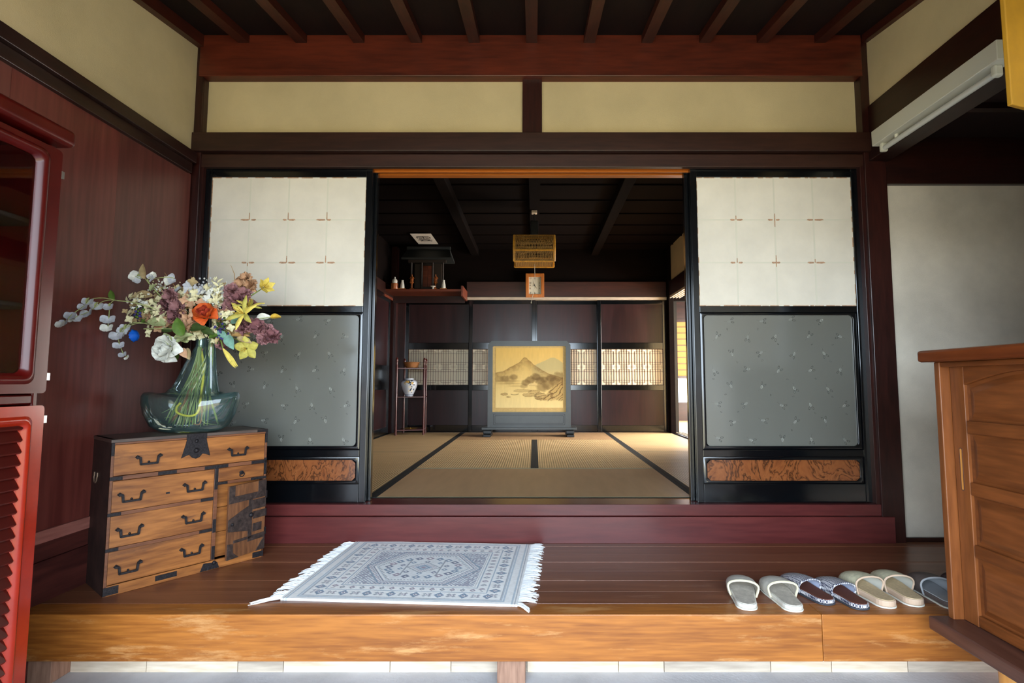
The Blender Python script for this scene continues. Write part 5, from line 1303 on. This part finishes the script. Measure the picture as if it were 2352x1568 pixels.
lily('yellow lily behind the first, petals pointing up', 572, 705, (.2, -.45, .9), -.09, .07)
lily('yellow flower nodding at the far end of a dark twig', 606, 660, (.7, -.6, .15), -.0, .055, cols=('pet_yellow', 'pet_yellow'), lift=1.0, curl=-.3, w=.55)
lily('olive-yellow flower hanging below the mauve spike', 566, 800, (.1, -1, -.2), -.08, .055, cols=('pet_olive', 'pet_olive'), cnt=5, lift=.3, curl=-.5, w=.75, mid=P(545, 770, -.06))
# drooping closed yellow flower
c = P(512, 800, -.09); t, b = flower('closed_lily', 'closed yellow flower drooping in front of the necks', c, M2, mid=P(505, 760, -.08))
for k in range(5):
    m = MB(); e = P(540 + (k - 2) * 3, 845 - abs(k - 2) * 2, -.09 - .006 * (k % 2)); leaf(m, c, e - c, (e - c).length, .018, .02, -.3); fin(m, 'petal', 'pet_yellow', t, b)
c = P(633, 727, -.06); t, b = flower('yellow_bud', 'yellow bud on a fine stalk at the bouquet tip over the glass', P(620, 728, -.06), M2, stem='stem_pale', r=.0016, mid=P(560, 735, -.05))
m = MB(); leaf(m, P(621, 728, -.06), Vector((1, 0, .02)), .05, .03, .0, .4); leaf(m, P(621, 728, -.06), Vector((1, 0, -.02)), .05, .03, .0, -.4, up=(0, 1, -.4)); fin(m, 'bud', 'pet_yellow2', t, b)
c = P(607, 730, -.05); t, b = flower('calla_flower', 'white trumpet flower beside the yellow lily', c, M2, mid=P(560, 735, -.04), stem='stem_pale')
m = MB(); leaf(m, P(590, 735, -.05), Vector((1, 0, .25)), .07, .045, .1, .5); fin(m, 'spathe', 'pet_white', t, b)
# sweet peas: drooping strings of pale lilac petals
def sweetpea(label, strings, start, neck, mid, leaves=()):
    t, b = flower('sweet_pea', label, start, neck, stem='stem_pale', r=.0024, mid=mid)
    for pts in strings:
        pp = [P(x, y, dy) for x, y, dy, r in pts]; s0 = Vector(start)
        m = MB().tube(bez(s0, s0 + (pp[0] - s0) * .5 + Vector((0, 0, .02)), pp[0] + Vector((0, 0, .01)), pp[0], 6) + pp[1:], .0016, 5); fin(m, 'stalk', 'stem_pale', t, b)
        for i, (x, y, dy, r) in enumerate(pts):
            m = MB(); c = pp[i]; R = r * PXM * 1.0; d = (pp[min(i + 1, len(pp) - 1)] - pp[max(i - 1, 0)]).normalized(); n = Vector((rf.uniform(-.4, .4), -1, .2)); B = basis(n)
            for sg in (-1, 1):
                petal(m, c, B, math.atan2((B.transposed() @ d).y, (B.transposed() @ d).x) + sg * .95, R * 1.5, R * 1.9, .15, .3, .12, 0, .001, 7, 6)
            fin(m, 'petal', 'pet_lilac' if i < len(pts) - 1 else 'pet_white', t, b)
        m = MB(); leaf(m, pp[0] + Vector((0, 0, .012)), pp[1] - pp[0], .03, .014); fin(m, 'calyx', 'stem_pale', t, b)
    for (x, y, dx_, dz_, L, w, mt) in leaves:
        m = MB(); leaf(m, P(x, y, -.06), Vector((dx_, -.1, dz_)), L, w); fin(m, 'leaf', mt, t, b)
sweetpea('long drooping sweet pea stem reaching over the panelled wall', [
    ((205, 690, -.08, 9), (193, 702, -.09, 8), (165, 722, -.10, 9), (150, 738, -.11, 9), (142, 742, -.11, 8)),
    ((226, 700, -.08, 10), (203, 716, -.09, 11), (178, 726, -.10, 10), (168, 730, -.10, 8)),
    ((252, 702, -.08, 9), (250, 730, -.09, 11), (248, 750, -.09, 10))], P(268, 690, -.07), M1, P(340, 690, -.07), ((262, 688, -.5, 1, .05, .03, 'leaf_green'),))
sweetpea('short drooping sweet pea stem beside the blue flower', [
    ((284, 758, -.08, 9), (270, 768, -.09, 11), (274, 790, -.09, 9), (283, 812, -.10, 7), (292, 820, -.1, 5)),
    ((290, 750, -.08, 9), (280, 766, -.085, 8))], P(330, 742, -.07), M1, P(370, 745, -.07), ((365, 740, -1, .15, .08, .05, 'leaf_pale'),))
sweetpea('upright sweet pea with pale blossoms at the bouquet top', [
    ((322, 640, -.05, 11), (310, 634, -.05, 9)), ((345, 640, -.05, 8), (352, 634, -.05, 7)), ((400, 640, -.02, 10), (390, 645, -.02, 9))], P(338, 645, -.05), M1, P(370, 690, -.05),
    ((332, 640, -.25, 1, .075, .035, 'leaf_tan'), (350, 680, -1, .12, .10, .05, 'leaf_tan'), (345, 668, .4, .6, .04, .03, 'leaf_pale')))
# blue flower
c = P(319, 770, -.10); B = basis((-.25, -1, -.15)); t, b = flower('blue_flower', 'bright blue cup flower beside the white rose', c + Vector((.02, 0, .03)), M1, stem='stem_pale', r=.002, mid=P(370, 755, -.09))
for k in range(7):
    m = MB(); petal(m, c, B, 6.283 * k / 7, .036, .036, .55, .3, .2, .002, .004); fin(m, 'petal', 'pet_blue', t, b)
# clusters of small florets and hydrangea petals
def cluster(name, label, px, py, w, h, cnt, size, mats, dy, neck=None, stem='stem_green', kind='petal', mid=None, part='floret'):
    t, b = flower(name, label, P(px, py, dy), neck, stem=stem, r=.002, mid=mid)
    for mi_, mt in enumerate(mats):
        m = MB()
        for k in range(int(cnt * 1.4) // len(mats)):
            c = P(px + rf.gauss(0, w * .42), py + rf.gauss(0, h * .42), dy + rf.uniform(-.03, .03)); R = size * PXM * rf.uniform(.55, 1.1)
            if kind == 'ball': m.ball(c, R, 6, 4)
            else:
                B = basis((rf.uniform(-.7, .7), -1, rf.uniform(-.4, .8)))
                for q in range(4): petal(m, c, B, 1.571 * q + k, R * 1.1, R * .85, .35, -.3, .15, 0, .001, 5, 5)
        tag(fin(m, part, mt, t, b), 'many tiny %s heads' % part, kind='stuff')
    return t, b
cluster('hydrangea_spray', 'cream hydrangea spray left of the orange rose', 345, 715, 60, 40, 44, 9, ('pet_cream', 'leaf_tan'), -.05, M1)
cluster('hydrangea_spray', 'beige hydrangea spray below the mauve flower', 372, 735, 50, 30, 40, 9, ('pet_tan', 'pet_cream'), -.06, M1)
cluster('hydrangea_spray', 'peach hydrangea spray under the orange rose', 432, 735, 36, 36, 26, 12, ('pet_peach', 'pet_tan'), -.08, M1)
cluster('hydrangea_spray', 'peach hydrangea spray tucked behind the orange rose', 432, 690, 34, 24, 22, 12, ('pet_peach', 'pet_cream'), -.03, M1)
cluster('hydrangea_spray', 'lilac-grey hydrangea spray behind the roses', 440, 672, 62, 26, 44, 10, ('pet_lilac', 'pet_cream', 'leaf_tan'), .0, M1)
cluster('hydrangea_spray', 'tan hydrangea spray between orange rose and lily', 510, 735, 34, 40, 34, 9, ('pet_cream', 'pet_tan'), -.05, M2)
cluster('berry_spray', 'violet berry spray beside the orange rose', 508, 752, 20, 30, 40, 3, ('pet_violet', 'leaf_dark'), -.09, M2, kind='ball', part='berry')
cluster('berry_spray', 'violet berry spray above the blue flower', 318, 718, 18, 22, 36, 3.2, ('pet_violet', 'leaf_green'), -.06, M1, kind='ball', part='berry')
cluster('filler_spray', 'fine white filler spray above the orange rose', 470, 662, 40, 26, 60, 2.4, ('pet_white', 'pet_lilac'), .02, M1, stem='stem_pale', kind='ball', part='bud')
cluster('filler_spray', 'fine white filler spray near the upper leaves', 372, 660, 40, 26, 50, 2.6, ('pet_white', 'pet_cream'), .0, M1, stem='stem_pale', kind='ball', part='bud')
cluster('filler_spray', 'small white blossoms spray beside the tan leaf', 322, 690, 26, 20, 30, 5, ('pet_cream', 'pet_white'), -.06, M1, stem='stem_pale')
cluster('filler_spray', 'tiny cream blossoms spray between rose and mauve spike', 500, 672, 24, 40, 36, 5, ('pet_cream', 'pet_white'), -.02, M2, stem='stem_pale')
cluster('hydrangea_spray', 'green-cream hydrangea spray low around the threaded neck', 450, 765, 40, 20, 34, 9, ('leaf_pale', 'pet_cream'), -.04, M1)
cluster('hydrangea_spray', 'tan hydrangea spray low under the lily', 535, 760, 40, 20, 30, 9, ('leaf_tan', 'pet_peach'), -.03, M2)
cluster('hydrangea_spray', 'pale lilac hydrangea spray high beside the curled spike', 478, 690, 40, 24, 30, 9, ('pet_cream', 'pet_white'), -.02, M1)
cluster('hydrangea_spray', 'grey-green hydrangea spray behind the upper leaves', 385, 690, 44, 30, 30, 10, ('leaf_pale', 'leaf_tan'), .0, M1)
# curled white-yellow spike
t, b = flower('curled_spike', 'curled cream flower spike between rose and mauve bloom', P(500, 660, -.04), M2, stem='pet_cream', r=.004, mid=P(498, 700, -.05))
for k in range(9):
    m = MB(); y = 650 + k * 7; leaf(m, P(500 + 2 * math.sin(k), y, -.04), Vector(((-1) ** k * .9, -.4, .8)), .035, .014); fin(m, 'petal', 'pet_cream', t, b)
# leaf stems
def leafstem(label, specs, head, neck, mid=None, stem='stem_green'):
    t, b = flower('leaf_stem', label, head, neck, stem=stem, mid=mid, cat='leaves')
    for (x, y, dx_, dz_, L, w, mt, dy) in specs:
        m = MB(); leaf(m, P(x, y, dy), Vector((dx_, -.25, dz_)), L, w); fin(m, 'leaf', mt, t, b)
leafstem('broad green leaves below the orange rose', [(420, 770, -.35, 1, .085, .062, 'leaf_green', -.12), (438, 755, .8, .1, .075, .05, 'leaf_dark', -.10), (430, 770, -.8, -.5, .06, .04, 'leaf_pale', -.10), (465, 755, .9, -.35, .06, .04, 'leaf_dark', -.10), (480, 775, .9, .3, .05, .03, 'leaf_green', -.09)], P(440, 762, -.09), M1)
leafstem('pale folded leaves beside the white rose', [(392, 790, -.6, 1, .06, .05, 'leaf_pale', -.09), (400, 775, .9, .2, .09, .035, 'leaf_pale', -.10), (418, 800, .5, -.8, .05, .04, 'pet_peach', -.08), (428, 800, .3, -.7, .055, .045, 'leaf_tan', -.07), (410, 810, -.2, -.8, .045, .04, 'leaf_green', -.05)], P(405, 785, -.08), M1)
leafstem('teal leaves hanging by the threaded necks', [(522, 770, .5, -.9, .07, .05, 'leaf_teal', -.10), (518, 775, -.5, .5, .045, .04, 'leaf_teal', -.10), (530, 740, .9, .15, .06, .035, 'leaf_teal', -.07)], P(522, 765, -.09), M2)
leafstem('tan twisted leaves under the mauve spike', [(545, 775, .9, -.25, .075, .03, 'leaf_tan', -.08), (505, 770, -.3, -.8, .045, .022, 'leaf_tan', -.09), (570, 765, .9, .3, .07, .022, 'twig_tan', -.06), (500, 765, .9, .1, .05, .02, 'pet_peach', -.08), (530, 770, 1, .05, .09, .02, 'twig_tan', -.07)], P(540, 770, -.07), M2, stem='twig_tan')
leafstem('green leaves under the cream spray', [(350, 725, -.7, -.5, .06, .045, 'leaf_green', -.05), (380, 745, -.9, .25, .085, .05, 'leaf_pale', -.08), (395, 760, -.7, .1, .05, .03, 'leaf_dark', -.06)], P(375, 745, -.06), M1)
def twig(label, pts, neck):
    a = P(*pts[0]); t, b = flower('dry_twig', label, a, neck, stem='twig_tan', r=.0016, cat='twig')
    m = MB().tube([P(*p) for p in pts], [.0016] * (len(pts) - 1) + [.0008], 5); fin(m, 'tip', 'twig_tan', t, b)
twig('thin bent dry twig above the tan bloom', [(540, 650, .0), (538, 628, .0), (530, 608, .0)], M2)
twig('thin dry twig above the lilac spray', [(450, 655, .0), (444, 645, .0), (438, 634, .0)], M1)
twig('thin dry twig beside the upper leaves', [(400, 655, .0), (390, 642, .0), (378, 626, .0)], M1)
# loops of bent stem resting on the vase floor
def loop(label, px, mt, r):
    pts = [P(*p) for p in px]; t = thing('bent_stem', label, 'stem', pts[0]); b = pts[0]
    sm = []
    for i in range(len(pts) - 1):
        p0, p1, p2, p3 = pts[max(0, i - 1)], pts[i], pts[i + 1], pts[min(len(pts) - 1, i + 2)]
        for k in range(4):
            u_ = k / 4; sm.append(.5 * ((2 * p1) + (p2 - p0) * u_ + (2 * p0 - 5 * p1 + 4 * p2 - p3) * u_ * u_ + (3 * p1 - p0 - 3 * p2 + p3) * u_ ** 3))
    sm.append(pts[-1]); fin(MB().tube(sm, r, 6), 'stem', mt, t, b)
loop('thick yellow stem looped inside the glass vase', [(462, 800, 0), (468, 850, 0), (462, 905, -.04), (455, 945, -.05), (435, 955, -.06), (408, 948, -.06), (406, 935, -.06), (415, 925, -.05)], 'stem_yellow', .0055)
loop('brown stem bent back on itself at the vase floor', [(455, 800, 0), (450, 870, 0), (420, 930, -.02), (384, 976, -.01), (390, 974, -.01), (415, 940, -.02), (440, 880, -.01)], 'stem_brown', .0035)
loop('brown stem bent round below the yellow loop', [(466, 800, 0), (440, 870, 0), (432, 940, .02), (440, 968, .01), (458, 974, .0), (464, 950, .0), (462, 920, .0)], 'stem_brown', .0035)
loop('green stem reaching the far side of the vase', [(460, 800, .0), (470, 870, .01), (488, 930, .02), (502, 976, .0)], 'stem_green', .005)
# fine roots
for q, (x, y) in enumerate(((372, 948), (378, 960), (425, 982), (500, 975))):
    pts = [(455, 860, .0), (430 if x < 450 else 470, 925, .0), ((x + 430) / 2, y - 14 + 6 * (q % 2), -.02), (x, y, -.02)]
    loop('fine pale root thread %s' % ('curling to the panelled-wall side of the vase', 'spread low on the panelled-wall side', 'lying on the middle of the vase floor', 'lying toward the frosted door side')[q], pts, 'stem_pale', .0015)
